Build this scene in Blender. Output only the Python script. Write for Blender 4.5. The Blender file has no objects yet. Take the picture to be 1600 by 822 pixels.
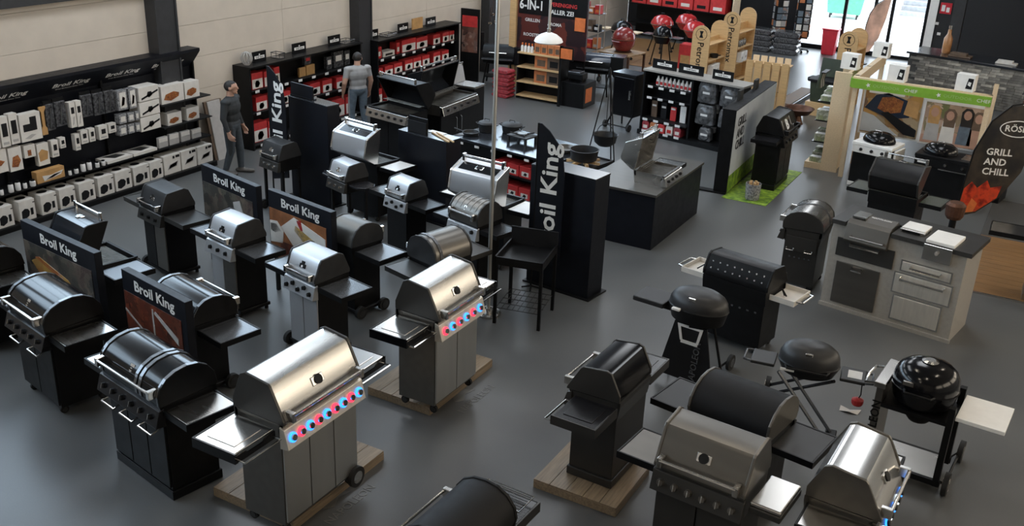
import bpy, bmesh, math, random
from mathutils import Vector, Matrix
random.seed(11)
SC = bpy.context.scene
COL = SC.collection
R = math.radians
PI = math.pi

# ------------------------------------------------------------------ camera, world, light, exposure
cam_data = bpy.data.cameras.new('camera')
cam = bpy.data.objects.new('camera', cam_data)
COL.objects.link(cam)
cam_data.sensor_width = 36.0
cam_data.lens = 1565.36 / 1600 * 36.0
cam_data.clip_end = 200
_r, _u, _f = Vector((0.86806, 0.49496, 0.03850)), Vector((-0.22258, 0.31869, 0.92136)), Vector((-0.44376, 0.80836, -0.38681))
cam.matrix_world = Matrix(((_r.x, _u.x, -_f.x, 0), (_r.y, _u.y, -_f.y, 0), (_r.z, _u.z, -_f.z, 5.8), (0, 0, 0, 1)))
SC.camera = cam

world = bpy.data.worlds.new('daylight'); SC.world = world; world.use_nodes = True
wn = world.node_tree.nodes; wl = world.node_tree.links
bg = wn['Background']
bg.inputs[0].default_value = (0.80, 0.90, 1.0, 1); bg.inputs[1].default_value = 6.0

SC.view_settings.view_transform = 'Standard'
SC.view_settings.look = 'None'
SC.view_settings.gamma = 1.0
SC.view_settings.use_curve_mapping = False
SC.view_settings.exposure = 0.28

SKYLIGHT = 5.0      # emission of the translucent rooflights
LEDLIGHT = 20.0     # emission of the warm ceiling luminaires
WIN_COOL = 6.0      # frosted high windows of the left wall
WIN_WARM = 4.0      # frosted high windows of the right wall

# ------------------------------------------------------------------ materials
MATS = {}
def M(name, col, rough=.5, metal=0., var=.10, scale=9., bump=0., coat=0., emit=0., stretch=None, col2=None, detail=3, ecol=None, rvar=.12, spec=.5):
    if name in MATS: return MATS[name]
    m = bpy.data.materials.new(name); m.use_nodes = True
    nt = m.node_tree; n = nt.nodes; l = nt.links
    b = n['Principled BSDF']
    tc = n.new('ShaderNodeTexCoord'); mp = n.new('ShaderNodeMapping'); nz = n.new('ShaderNodeTexNoise')
    l.new(tc.outputs['Object'], mp.inputs[0]); l.new(mp.outputs[0], nz.inputs['Vector'])
    nz.inputs['Scale'].default_value = scale; nz.inputs['Detail'].default_value = detail
    if stretch: mp.inputs['Scale'].default_value = stretch
    cr = n.new('ShaderNodeValToRGB'); l.new(nz.outputs['Fac'], cr.inputs[0])
    c = Vector(col[:3]); c2 = Vector(col2) if col2 else c * (1 + var * 1.5)
    c1 = c * (1 - var * 1.5) if not col2 else c
    cr.color_ramp.elements[0].position = .3; cr.color_ramp.elements[1].position = .7
    cr.color_ramp.elements[0].color = (*c1, 1); cr.color_ramp.elements[1].color = (*[min(1, v) for v in c2], 1)
    l.new(cr.outputs[0], b.inputs['Base Color'])
    mr = n.new('ShaderNodeMapRange'); l.new(nz.outputs['Fac'], mr.inputs[0])
    mr.inputs[3].default_value = max(.02, rough * (1 - rvar * 2)); mr.inputs[4].default_value = min(1, rough * (1 + rvar * 2))
    l.new(mr.outputs[0], b.inputs['Roughness'])
    b.inputs['Metallic'].default_value = metal; b.inputs['Specular IOR Level'].default_value = spec
    if coat: b.inputs['Coat Weight'].default_value = coat; b.inputs['Coat Roughness'].default_value = .08
    if emit:
        b.inputs['Emission Color'].default_value = (*(ecol or col), 1); b.inputs['Emission Strength'].default_value = emit
    if bump:
        bp = n.new('ShaderNodeBump'); bp.inputs['Strength'].default_value = bump; bp.inputs['Distance'].default_value = .01
        l.new(nz.outputs['Fac'], bp.inputs['Height']); l.new(bp.outputs[0], b.inputs['Normal'])
    MATS[name] = m
    return m

def picture(name, cols, scale=6., rough=.35, kind='VORONOI', dist=.0):
    """printed photograph: patches of colour"""
    if name in MATS: return MATS[name]
    m = bpy.data.materials.new(name); m.use_nodes = True
    nt = m.node_tree; n = nt.nodes; l = nt.links; b = n['Principled BSDF']
    tc = n.new('ShaderNodeTexCoord'); nz = n.new('ShaderNodeTexNoise'); nz.inputs['Scale'].default_value = scale; nz.inputs['Detail'].default_value = 4
    l.new(tc.outputs['Object'], nz.inputs['Vector'])
    if kind == 'VORONOI':
        vo = n.new('ShaderNodeTexVoronoi'); vo.inputs['Scale'].default_value = scale
        mx = n.new('ShaderNodeMixRGB'); mx.inputs[0].default_value = .25
        l.new(tc.outputs['Object'], mx.inputs[1]); l.new(nz.outputs['Color'], mx.inputs[2]); l.new(mx.outputs[0], vo.inputs['Vector'])
        sp = n.new('ShaderNodeSeparateColor'); l.new(vo.outputs['Color'], sp.inputs[0]); src = sp.outputs[0]
    else: src = nz.outputs['Fac']
    cr = n.new('ShaderNodeValToRGB'); l.new(src, cr.inputs[0])
    els = cr.color_ramp.elements
    k = len(cols); lo, hi = (0, 1) if kind == 'VORONOI' else (.3, .7)
    els[0].position = lo; els[0].color = (*cols[0], 1); els[1].position = hi; els[1].color = (*cols[-1], 1)
    for i in range(1, k - 1):
        e = els.new(lo + (hi - lo) * i / (k - 1)); e.color = (*cols[i], 1)
    l.new(cr.outputs[0], b.inputs['Base Color']); b.inputs['Roughness'].default_value = rough
    MATS[name] = m
    return m

M('wall', (.60, .53, .445), .8, var=.03, scale=3, bump=.05)
M('wall_joint', (.25, .23, .21), .9)
M('dark_wall', (.012, .012, .014), .6, var=.15)
M('column', (.028, .029, .032), .5, var=.12)
M('ceiling_mat', (.22, .22, .22), .8)
M('black', (.006, .006, .0065), .40, var=.15, spec=.22)
M('black_matte', (.008, .008, .009), .62, var=.15, spec=.25)
M('black_gloss', (.005, .005, .006), .15, var=.03, scale=3, rvar=.02, detail=0, spec=.30)
M('black_top', (.018, .020, .024), .16, var=.04, scale=3, rvar=.02, detail=0)
M('black_navy', (.006, .007, .011), .45, var=.12, spec=.25)
M('charcoal', (.050, .048, .045), .38, metal=.5, var=.05, scale=3, rvar=.03, detail=1)
M('dark_steel', (.16, .15, .135), .34, metal=.8, var=.03, scale=2, stretch=(1, 6, 6), rvar=.02, detail=0)
M('dark_cast', (.028, .028, .029), .42, metal=.2, var=.12, spec=.45)
M('steel', (.56, .545, .52), .27, metal=1., var=.015, scale=2, stretch=(1, 6, 6), rvar=.02, detail=0)
M('steel_z', (.56, .55, .52), .42, metal=1., var=.015, scale=2, stretch=(6, 6, 1), rvar=.02, detail=0)
M('steel_front', (.74, .70, .63), .44, metal=.75, var=.05, scale=3, stretch=(8, 1, 1), rvar=.1)
M('steel_bright', (.72, .71, .69), .20, metal=1., var=.01, scale=2, stretch=(1, 5, 5), rvar=.02, detail=0)
M('silver_paint', (.52, .53, .55), .33, metal=.6, var=.015, scale=3, rvar=.02, detail=0)
M('chrome', (.78, .77, .75), .14, metal=1., var=.01, rvar=.02, detail=0)
M('shelf_grey', (.17, .175, .185), .26, metal=.75, var=.03, scale=3, rvar=.02, detail=0)
M('shelf_black', (.012, .012, .014), .25, var=.05, spec=.4, scale=3, rvar=.02, detail=0)
M('rubber', (.012, .012, .012), .8, var=.15)
M('white', (.80, .79, .76), .5, var=.03)
M('white_card', (.70, .665, .61), .55, var=.04)
M('white_paint', (.86, .85, .82), .35, var=.02)
M('grey_card', (.42, .40, .38), .6, var=.05)
M('label_white', (.75, .74, .72), .5, var=.03)
M('lettering', (.78, .77, .74), .5, var=.02)
M('red_card', (.52, .035, .035), .45, var=.10)
M('red_paint', (.42, .02, .022), .22, var=.08, coat=.5)
M('red_bag', (.34, .04, .05), .45, var=.25, scale=16, bump=.3)
M('orange', (.66, .17, .045), .5, var=.1)
M('orange_card', (.50, .17, .06), .55, var=.12)
M('brown_card', (.13, .085, .055), .6, var=.15)
M('kraft', (.48, .27, .10), .6, var=.10)
M('pine', (.58, .37, .17), .5, var=.10, scale=5, stretch=(1, 1, 14))
M('pine_h', (.60, .40, .20), .5, var=.10, scale=5, stretch=(1, 14, 14))
M('pine_pale', (.68, .53, .35), .5, var=.07, scale=5, stretch=(14, 1, 14))
M('oak', (.34, .22, .12), .45, var=.14, scale=4, stretch=(14, 1.5, 14))
M('platform', (.27, .20, .13), .38, var=.16, scale=4, stretch=(12, 1, 12))
M('fire_wood', (.50, .32, .15), .7, var=.2, scale=20)
M('skin', (.47, .27, .19), .5, var=.05)
M('hair', (.018, .014, .012), .6, var=.2, scale=40)
M('jacket', (.026, .029, .031), .75, var=.15, scale=12, bump=.2)
M('tshirt', (.33, .325, .32), .8, var=.06, scale=8, bump=.15)
M('denim', (.12, .155, .19), .75, var=.15, scale=14, bump=.1)
M('denim_dark', (.050, .060, .070), .75, var=.15, scale=14)
M('shoe', (.10, .09, .08), .6, var=.2)
M('iron', (.014, .014, .015), .55, var=.2, scale=30, bump=.15)
M('copper_rust', (.11, .05, .03), .45, metal=.6, var=.2)
M('green_fab', (.10, .13, .05), .7, var=.25, scale=14)
M('olive', (.030, .042, .024), .5, var=.12)
M('green_sign', (.20, .40, .04), .4, var=.06)
M('grass_print', (.02, .09, .01), .6, col2=(.34, .50, .05), scale=9, detail=8)
M('bin_red', (.55, .02, .035), .4, var=.06)
M('painted_logo_light', (.15, .15, .145), .45, var=.1)  # paler grey than the floor, standing in for projected logo light
M('dumpster', (.10, .36, .25), .45, var=.06)
M('paving', (.78, .78, .78), .8, var=.05, scale=2)
M('stair_grey', (.35, .36, .37), .7, var=.1)
M('wrap_grey', (.035, .036, .038), .18, scale=12, col2=(.16, .16, .165), bump=.6, detail=5)
M('clear_pack', (.10, .10, .11), .15, var=.5, scale=30, col2=(.42, .42, .42), bump=.5)
M('clear_dark', (.015, .015, .017), .15, scale=26, col2=(.12, .12, .125), bump=.5, detail=5)
M('blue_enamel', (.018, .028, .05), .25, var=.1, coat=.4)
M('kamado_red', (.22, .022, .020), .25, var=.12, scale=30, bump=.15, coat=.4)
M('brick_pale', (.34, .31, .26), .8, var=.25, scale=6)
M('brick_mid', (.20, .185, .16), .8, var=.25, scale=6)
M('dark_brick', (.12, .11, .095), .8, var=.3, scale=6)
M('mortar', (.05, .048, .045), .9)
M('kitchen_grey', (.31, .29, .26), .55, var=.05, scale=20)
M('worktop', (.035, .034, .033), .35, var=.15, scale=30)
M('laminate', (.23, .125, .052), .35, var=.16, scale=3, stretch=(1, 9, 9))
M('grate', (.20, .19, .17), .4, metal=.8, var=.2)
M('blue_glow', (.05, .35, 1.0), .4, emit=2.3, ecol=(.02, .22, 1.0))
M('red_glow', (1.0, .04, .08), .4, emit=2.0, ecol=(1.0, .03, .07))
M('white_glow', (.8, .9, 1.0), .4, emit=3.0, ecol=(.75, .88, 1.0))
M('rooflight_mat', (.85, .92, 1.0), .5, emit=SKYLIGHT, ecol=(.93, .96, 1.0))
M('luminaire_mat', (1., .9, .75), .5, emit=LEDLIGHT, ecol=(1., .88, .72))
M('window_cool', (.8, .9, 1.), .5, emit=WIN_COOL, ecol=(.62, .81, 1.0))
M('window_warm', (1., .9, .75), .5, emit=WIN_WARM, ecol=(1., .86, .68))
M('screen_print_dark', (.02, .02, .022), .35, var=.3)
picture('food_steak', [(.03, .01, .008), (.11, .026, .016), (.20, .05, .025), (.06, .02, .014), (.15, .045, .025)], 13)
picture('food_skewer', [(.20, .05, .02), (.55, .35, .10), (.48, .28, .07), (.30, .03, .02), (.50, .42, .30)], 7)
picture('food_dark', [(.02, .02, .02), (.10, .09, .07), (.03, .03, .03), (.16, .13, .10), (.05, .03, .03)], 10)
picture('food_roll', [(.03, .02, .02), (.16, .06, .03), (.09, .03, .02), (.20, .12, .07), (.05, .03, .025)], 7)
picture('roast', [(.10, .03, .01), (.45, .18, .05), (.30, .09, .03), (.16, .05, .02)], 24)
picture('burger_photo', [(.03, .05, .09), (.30, .16, .06), (.50, .28, .08), (.10, .08, .07), (.55, .42, .25)], 5)
picture('people_photo', [(.12, .15, .05), (.42, .28, .20), (.55, .40, .30), (.18, .10, .07), (.30, .33, .15)], 6)
picture('flame_print', [(.02, .01, .01), (.30, .02, .01), (.65, .06, .02), (.45, .05, .02), (.06, .01, .01)], 5, kind='NOISE')
M('copper_print', (.26, .10, .04), .4, var=.3, scale=5)
M('corn', (.62, .40, .09), .5, var=.25, scale=30)
picture('ember_print', [(.012, .010, .014), (.03, .012, .014), (.15, .03, .02), (.016, .012, .016), (.06, .02, .02)], 3)
picture('spark_print', [(.03, .02, .02), (.22, .10, .07), (.10, .05, .04), (.35, .22, .18), (.04, .03, .03)], 8)
picture('sky_print', [(.33, .36, .40), (.42, .45, .48), (.52, .55, .57), (.40, .42, .44)], 1.2, kind='NOISE')
picture('wood_flag', [(.008, .009, .013), (.018, .017, .016), (.045, .036, .028), (.012, .012, .014)], 2.5, kind='NOISE')
picture('green_goods', [(.30, .42, .18), (.55, .56, .50), (.12, .14, .08), (.50, .50, .46), (.20, .25, .10)], 14)
picture('card_mix', [(.10, .12, .15), (.40, .38, .34), (.25, .12, .08), (.15, .20, .24), (.50, .50, .50)], 9)

# floor: dark grey poured concrete/vinyl with soft cloudy wear
def floor_mat():
    m = bpy.data.materials.new('floor_mat'); m.use_nodes = True; nt = m.node_tree; n = nt.nodes; l = nt.links; b = n['Principled BSDF']
    tc = n.new('ShaderNodeTexCoord')
    a = n.new('ShaderNodeTexNoise'); a.inputs['Scale'].default_value = .7; a.inputs['Detail'].default_value = 5
    f = n.new('ShaderNodeTexNoise'); f.inputs['Scale'].default_value = 60; f.inputs['Detail'].default_value = 3
    l.new(tc.outputs['Object'], a.inputs['Vector']); l.new(tc.outputs['Object'], f.inputs['Vector'])
    mx = n.new('ShaderNodeMath'); mx.operation = 'MULTIPLY_ADD'; mx.inputs[1].default_value = .25
    l.new(f.outputs['Fac'], mx.inputs[0]); l.new(a.outputs['Fac'], mx.inputs[2])
    cr = n.new('ShaderNodeValToRGB'); l.new(mx.outputs[0], cr.inputs[0])
    cr.color_ramp.elements[0].position = .35; cr.color_ramp.elements[1].position = .9
    cr.color_ramp.elements[0].color = (.086, .089, .091, 1); cr.color_ramp.elements[1].color = (.122, .124, .122, 1)
    l.new(cr.outputs[0], b.inputs['Base Color'])
    mr = n.new('ShaderNodeMapRange'); l.new(a.outputs['Fac'], mr.inputs[0]); mr.inputs[3].default_value = .27; mr.inputs[4].default_value = .42
    l.new(mr.outputs[0], b.inputs['Roughness'])
    MATS['floor_mat'] = m
floor_mat()
def glass_mat():
    m = bpy.data.materials.new('glass'); m.use_nodes = True; nt = m.node_tree; n = nt.nodes; l = nt.links
    n.remove(n['Principled BSDF']); o = n['Material Output']
    t = n.new('ShaderNodeBsdfTransparent'); g = n.new('ShaderNodeBsdfGlossy'); g.inputs['Roughness'].default_value = .03
    nz = n.new('ShaderNodeTexNoise'); nz.inputs['Scale'].default_value = 2
    mr = n.new('ShaderNodeMapRange'); l.new(nz.outputs['Fac'], mr.inputs[0]); mr.inputs[3].default_value = .05; mr.inputs[4].default_value = .09
    x = n.new('ShaderNodeMixShader'); l.new(mr.outputs[0], x.inputs[0]); l.new(t.outputs[0], x.inputs[1]); l.new(g.outputs[0], x.inputs[2])
    l.new(x.outputs[0], o.inputs[0]); MATS['glass'] = m
glass_mat()

# ------------------------------------------------------------------ mesh helpers
class B:
    def __init__(s): s.v = []; s.f = []
    def add(s, vs, fs):
        o = len(s.v); s.v += [tuple(v) for v in vs]; s.f += [tuple(i + o for i in f) for f in fs]; return s
    def box(s, x0, x1, y0, y1, z0, z1):
        return s.add([(x0,y0,z0),(x1,y0,z0),(x1,y1,z0),(x0,y1,z0),(x0,y0,z1),(x1,y0,z1),(x1,y1,z1),(x0,y1,z1)],
                     [(0,3,2,1),(4,5,6,7),(0,1,5,4),(1,2,6,5),(2,3,7,6),(3,0,4,7)])
    def prism(s, prof, a, b, axis='x'):
        n = len(prof)
        def pt(p, t):
            return (t, p[0], p[1]) if axis == 'x' else ((p[0], t, p[1]) if axis == 'y' else (p[0], p[1], t))
        vs = [pt(p, a) for p in prof] + [pt(p, b) for p in prof]
        fs = [tuple(range(n)), tuple(range(2 * n - 1, n - 1, -1))] + [(i, i + n, (i + 1) % n + n, (i + 1) % n) for i in range(n)]
        return s.add(vs, fs)
    def tube(s, pts, r, n=8, closed=False, r2=None):
        P = [Vector(p) for p in pts]; k = len(P); rings = []; ref = None
        for i in range(k):
            a = P[i - 1] if (i > 0 or closed) else P[i]; b = P[(i + 1) % k] if (i < k - 1 or closed) else P[i]
            t = (b - a).normalized()
            if ref is None: ref = t.orthogonal().normalized()
            u = (ref - t * ref.dot(t)); u = u.normalized() if u.length > 1e-6 else t.orthogonal().normalized()
            ref = u; w = t.cross(u)
            rr = r if r2 is None else r + (r2 - r) * i / max(1, k - 1)
            rings.append([P[i] + (u * math.cos(2*PI*j/n) + w * math.sin(2*PI*j/n)) * rr for j in range(n)])
        vs = [v for g in rings for v in g]; fs = []
        for i in range(k if closed else k - 1):
            for j in range(n):
                a = i * n + j; b = i * n + (j + 1) % n; c = ((i + 1) % k) * n + (j + 1) % n; d = ((i + 1) % k) * n + j
                fs.append((a, b, c, d))
        if not closed: fs += [tuple(range(n - 1, -1, -1)), tuple(range((k - 1) * n, k * n))]
        return s.add(vs, fs)
    def cyl(s, p0, p1, r, r2=None, n=14): return s.tube([p0, p1], r, n, r2=r2)
    def lathe(s, prof, c=(0, 0, 0), n=24, sx=1., sy=1., cap=True):
        k = len(prof); vs = []; fs = []
        for (r, z) in prof:
            for j in range(n):
                a = 2 * PI * j / n; vs.append((c[0] + r * sx * math.cos(a), c[1] + r * sy * math.sin(a), c[2] + z))
        for i in range(k - 1):
            for j in range(n):
                fs.append((i*n + j, i*n + (j+1) % n, (i+1)*n + (j+1) % n, (i+1)*n + j))
        if cap: fs += [tuple(range(n - 1, -1, -1)), tuple(range((k - 1) * n, k * n))]
        return s.add(vs, fs)
    def xf(s, m): s.v = [tuple(m @ Vector(v)) for v in s.v]; return s
    def mesh(s, name, mat, smooth=False):
        me = bpy.data.meshes.new(name); me.from_pydata(s.v, [], s.f)
        bm = bmesh.new(); bm.from_mesh(me); bmesh.ops.recalc_face_normals(bm, faces=bm.faces); bm.to_mesh(me); bm.free()
        me.materials.append(MATS[mat] if isinstance(mat, str) else mat)
        if smooth:
            me.polygons.foreach_set('use_smooth', [True] * len(me.polygons)); me.set_sharp_from_angle(angle=R(38))
        return me
    def obj(s, name, mat, parent=None, smooth=False, bevel=0., label=None, loc=None, rz=0.):
        o = bpy.data.objects.new(name, s.mesh(name, mat, smooth)); COL.objects.link(o)
        if parent is not None: o.parent = parent
        if loc is not None: o.location = loc
        if rz: o.rotation_euler[2] = rz
        if bevel:
            md = o.modifiers.new('bevel', 'BEVEL'); md.width = bevel; md.segments = 2; md.limit_method = 'ANGLE'; md.angle_limit = R(40)
        if label: o['label'] = label
        return o
def box(name, mat, parent, x0, x1, y0, y1, z0, z1, bevel=0., label=None):
    return B().box(x0, x1, y0, y1, z0, z1).obj(name, mat, parent, bevel=bevel, label=label)
def tag(o, label, cat, group=None, kind=None):
    o['label'] = label; o['category'] = cat
    if group: o['group'] = group
    if kind: o['kind'] = kind
    return o
def thing(name, label, cat, loc, rz=0., group=None):
    o = bpy.data.objects.new(name, None); COL.objects.link(o); o.empty_display_size = .1
    o.location = loc; o.rotation_euler[2] = rz
    if .05 < o.location.z < 5: o.location.z += .002      # rests a hair above the board it stands on
    return tag(o, label, cat, group)
def struct(o): o['kind'] = 'structure'; return o
def copy_tree(o, parent=None):
    c = o.copy(); COL.objects.link(c); c.parent = parent
    for ch in list(o.children): copy_tree(ch, c)
    return c
def link(name, me, parent, loc=(0, 0, 0), rz=0.):
    o = bpy.data.objects.new(name, me); COL.objects.link(o); o.parent = parent; o.location = loc; o.rotation_euler[2] = rz; return o
_TX = {}
def text(s, size, parent, loc, rot, mat='lettering', bold=.0, xs=1., shear=0., name='lettering', ex=.002, align='CENTER'):
    """flat lettering as a real mesh; bold is relative to the letter size"""
    key = (s, bold, shear, align)
    if key not in _TX:
        c = bpy.data.curves.new('letters', 'FONT'); c.body = s; c.size = 1.; c.align_x = align; c.align_y = 'CENTER'; c.offset = bold; c.shear = shear; c.resolution_u = 2; c.extrude = .008
        o = bpy.data.objects.new('letters', c); COL.objects.link(o)
        dg = bpy.context.evaluated_depsgraph_get(); me = bpy.data.meshes.new_from_object(o.evaluated_get(dg)); bpy.data.objects.remove(o); bpy.data.curves.remove(c)
        _TX[key] = ([tuple(v.co) for v in me.vertices], [tuple(p.vertices) for p in me.polygons]); bpy.data.meshes.remove(me)
    vs, fs = _TX[key]; b = B(); b.v = [(x * size * xs, y * size, z * size) for x, y, z in vs]; b.f = list(fs)
    o = b.obj(name, mat, parent); o.location = loc; o.rotation_euler = rot
    return o
ORD = ['leftmost', 'second', 'third', 'fourth', 'fifth', 'sixth', 'seventh', 'eighth', 'ninth', 'tenth', 'eleventh', 'twelfth', 'thirteenth', 'fourteenth', 'fifteenth', 'sixteenth']
def nth(i, n): return 'leftmost' if i == 0 else ('rightmost' if i == n - 1 else ORD[i] + ' from left')

# ------------------------------------------------------------------ the room
X0, X1, Y0, Y1, ZC = -14.1, 7.0, -3.0, 33.4, 7.2
fl = struct(B().box(X0 - .3, X1 + .3, Y0 - .3, Y1 + .1, -.12, 0).obj('floor', 'floor_mat'))
wl_ = struct(B().box(X0 - .30, X0 - .03, Y0, Y1, 0, ZC).obj('wall_left', 'wall_joint'))
yj = [-3.0, 1.2, 6.8, 12.42, 15.63, 18.0, 20.8, 23.6, 28.5, 33.4]
zj = [0.0, .13, .73, 1.33, 1.93, 2.53, 3.13, 3.73, 4.9, 6.0, 7.2]
for i in range(len(yj) - 1):
    for k in range(len(zj) - 1):
        if zj[k] in (3.73, 4.9): continue
        B().box(X0 - .03, X0, yj[i] + .004, yj[i + 1] - .004, zj[k] + .003, zj[k + 1] - .003).obj('wall_panel', 'wall', wl_)
for y in (-1.5, 12.43, 18.03, 23.62):
    c = B().box(X0, X0 + .26, y - .24, y - .20, 0, ZC).box(X0, X0 + .26, y + .20, y + .24, 0, ZC).box(X0, X0 + .24, y - .2, y + .2, 0, ZC)
    struct(c.obj('trim_%d' % (int(y) + 2), 'column'))
# band of high frosted windows along the left wall, with its grey sill
struct(B().box(X0, X0 + .12, -2.9, 12.15, 3.23, 3.73).obj('trim_30', 'column'))
for i in range(len(yj) - 1):
    a_, b_ = yj[i] + .26, yj[i + 1] - .26
    w_ = struct(bpy.data.objects.new('window_%d' % (i + 1), None)); COL.objects.link(w_); w_.location = (X0, 0, 0)
    n_ = max(1, round((b_ - a_) / 1.4)); dw = (b_ - a_) / n_
    for k in range(n_):
        box('pane', 'window_cool', w_, -.02, -.005, a_ + k * dw + .03, a_ + (k + 1) * dw - .03, 3.80, 5.93)
        box('mullion', 'column', w_, -.03, .02, a_ + k * dw - .03, a_ + k * dw + .03, 3.73, 6.0)
    box('frame', 'column', w_, -.03, .02, a_, b_, 3.73, 3.80); box('frame', 'column', w_, -.03, .02, a_, b_, 5.93, 6.0)
wf = struct(B().box(X0, -8.15, Y1, Y1 + .25, 0, ZC).box(-3.35, X1, Y1, Y1 + .25, 0, ZC).box(-8.15, -3.35, Y1, Y1 + .25, 4.2, ZC).obj('wall_far', 'dark_wall'))
wr = struct(B().box(X1, X1 + .25, Y0, Y1, 0, ZC).obj('wall_right', 'wall'))
for i in range(5):
    w_ = struct(bpy.data.objects.new('window_%d' % (i + 20), None)); COL.objects.link(w_); w_.location = (X1, 3.5 + i * 5.2, 0)
    box('frame', 'column', w_, -.05, -.001, -2.2, 2.2, 3.2, 5.8)
    for k in range(3): box('pane', 'window_warm', w_, -.06, -.05, -2.1 + k * 1.42, -2.1 + k * 1.42 + 1.34, 3.3, 5.7)
wb = struct(B().box(X0, X1, Y0 - .25, Y0, 0, ZC).obj('wall_back', 'wall'))
ce = struct(B().box(X0, X1, Y0, Y1, ZC, ZC + .2).obj('ceiling', 'ceiling_mat'))
# rooflights (translucent daylight panels set in the ceiling)
k = 0
for (cx, cy, w, h) in ((-11.6, 3.5, 1.5, 5.0), (-11.6, 11.0, 1.5, 5.0), (-11.6, 18.5, 1.5, 5.0), (-11.6, 26.5, 1.5, 5.5), (-6.2, 12.5, 1.5, 4.0), (-6.2, 20.0, 1.5, 5.0), (-6.2, 28.0, 1.5, 5.0), (-2.2, 17.0, 1.6, 4.5)):  # the last panel is added to brighten the middle of the floor
    t = thing('rooflight', '%s of eight daylight panels, the eighth one added, set in the dark ceiling' % ('first', 'second', 'third', 'fourth', 'fifth', 'sixth', 'seventh', 'eighth')[k], 'rooflight', (cx, cy, ZC - .06)); k += 1
    B().box(-w/2, w/2, -h/2, h/2, 0, .03).obj('diffuser', 'rooflight_mat', t)
    f_ = B()
    for a in ((-w/2 - .06, -w/2, -h/2, h/2), (w/2, w/2 + .06, -h/2, h/2), (-w/2 - .06, w/2 + .06, -h/2 - .06, -h/2), (-w/2 - .06, w/2 + .06, h/2, h/2 + .06)):
        f_.box(a[0], a[1], a[2], a[3], -.03, .06)
    f_.obj('frame', 'white_paint', t)
for i, (cx, cy) in enumerate(((-3.2, 4.6), (-.4, 6.5), (-3.2, 10.8), (1.4, 10.5), (1.4, 16.5), (-3.4, 1.0))):
    t = thing('ceiling_luminaire', '%s warm white luminaire on the showroom ceiling' % ('first', 'second', 'third', 'fourth', 'fifth', 'sixth')[i], 'lamp', (cx, cy, ZC - .16))
    box('diffuser', 'luminaire_mat', t, -.15, .15, -.7, .7, 0, .03)
    box('housing', 'white_paint', t, -.17, .17, -.74, .74, .03, .16)
# ------------------------------------------------------------------ far end: glass doors, outside, brick bar
ow = struct(B().box(-30, 12, Y1 + .1, 75, -.1, -.02).obj('outside_ground', 'paving'))
d1 = struct(thing('door_1', 'tall glass entrance front with black frames and bright daylight outside', 'door', (0, Y1 + .08, 0)))
del d1['category']
for x in (-8.10, -6.70, -5.80, -5.28, -4.27):
    box('frame', 'black', d1, x - .05, x + .05, -.05, .05, 0, 4.2)
box('frame', 'black', d1, -8.10, -5.28, -.05, .05, 0, .14); box('frame', 'black', d1, -5.28, -4.27, -.05, .05, 0, .1)
box('frame', 'black', d1, -8.10, -4.27, -.05, .05, 2.45, 2.55); box('frame', 'black', d1, -8.10, -4.27, -.05, .05, 4.1, 4.2)
for a, b in ((-8.05, -6.75), (-6.65, -5.85), (-5.75, -5.33), (-5.23, -4.32)):
    box('pane', 'glass', d1, a, b, -.008, .008, .14, 2.45); box('pane', 'glass', d1, a, b, -.008, .008, 2.55, 4.1)
struct(B().box(-4.22, -3.98, Y1 - .05, Y1 + .2, 0, 4.2).obj('trim_40', 'white_paint'))
struct(B().box(-3.98, -3.35, Y1, Y1 + .2, 0, 4.2).obj('trim_41', 'dark_wall'))

t = thing('waste_container', 'green wheeled waste container standing outside the glass doors', 'container', (-8.3, 41.3, -.02), R(8))
B().prism([(-.62, .18), (.62, .18), (.75, 1.25), (-.75, 1.25)], -.5, .5, 'y').obj('body', 'dumpster', t, bevel=.04)
B().prism([(-.80, 1.25), (.80, 1.25), (.72, 1.42), (-.72, 1.42)], -.55, .55, 'y').obj('lid', 'dumpster', t, bevel=.03)
for x in (-.5, .5):
    for y in (-.4, .4):
        B().cyl((x - .03, y, .1), (x + .03, y, .1), .1).cyl((x, y, .1), (x, y, .2), .03).obj('wheel', 'rubber', t)
t = thing('outdoor_staircase', 'grey outdoor steps seen through the open glass door', 'stairs', (-5.6, 43.5, -.02))
for i in range(7): box('step', 'stair_grey', t, -1.0, 1.6, i * .3, i * .3 + .32, 0, .18 * (i + 1))
box('side_wall', 'stair_grey', t, 1.6, 1.9, -.2, 2.6, 0, 2.2); box('side_wall', 'paving', t, -1.3, -1.0, -.2, 2.6, 0, 1.4)

def feather(root, pts, mat, thick=.02, name='flag_cloth'):
    return B().prism(pts, -thick/2, thick/2, 'y').obj(name, mat, root)
# translucent printed feather flag outside/at the door
t = thing('feather_flag', 'pale peach feather flag standing in front of the glass doors', 'flag', (-5.72, 31.9, 0), R(12))
B().lathe([(.22, 0), (.22, .03), (.04, .06)], n=16).obj('base', 'black', t)
B().tube([(0, 0, .05), (0, 0, 1.15), (.06, 0, 1.5), (.2, 0, 1.78), (.42, 0, 1.95), (.62, 0, 1.99)], .014).obj('pole', 'black', t)
def peach():
    m = M('peach', (.62, .45, .36), .6, var=.25, scale=2.5); nt = m.node_tree; n = nt.nodes; l = nt.links
    tr = n.new('ShaderNodeBsdfTranslucent'); mx = n.new('ShaderNodeMixShader'); mx.inputs[0].default_value = .45
    l.new(n['Color Ramp'].outputs[0], tr.inputs[0]); l.new(n['Principled BSDF'].outputs[0], mx.inputs[1]); l.new(tr.outputs[0], mx.inputs[2]); l.new(mx.outputs[0], n['Material Output'].inputs[0])
peach()
feather(t, [(0, .3), (.22, .38), (.42, .8), (.54, 1.4), (.60, 1.97), (.42, 1.93), (.2, 1.76), (.06, 1.48), (0, 1.15)], 'peach', .012)
t = thing('waste_bin', 'plain red waste bin on the floor beside the glass doors', 'bin', (-6.88, 32.75, 0))
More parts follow.
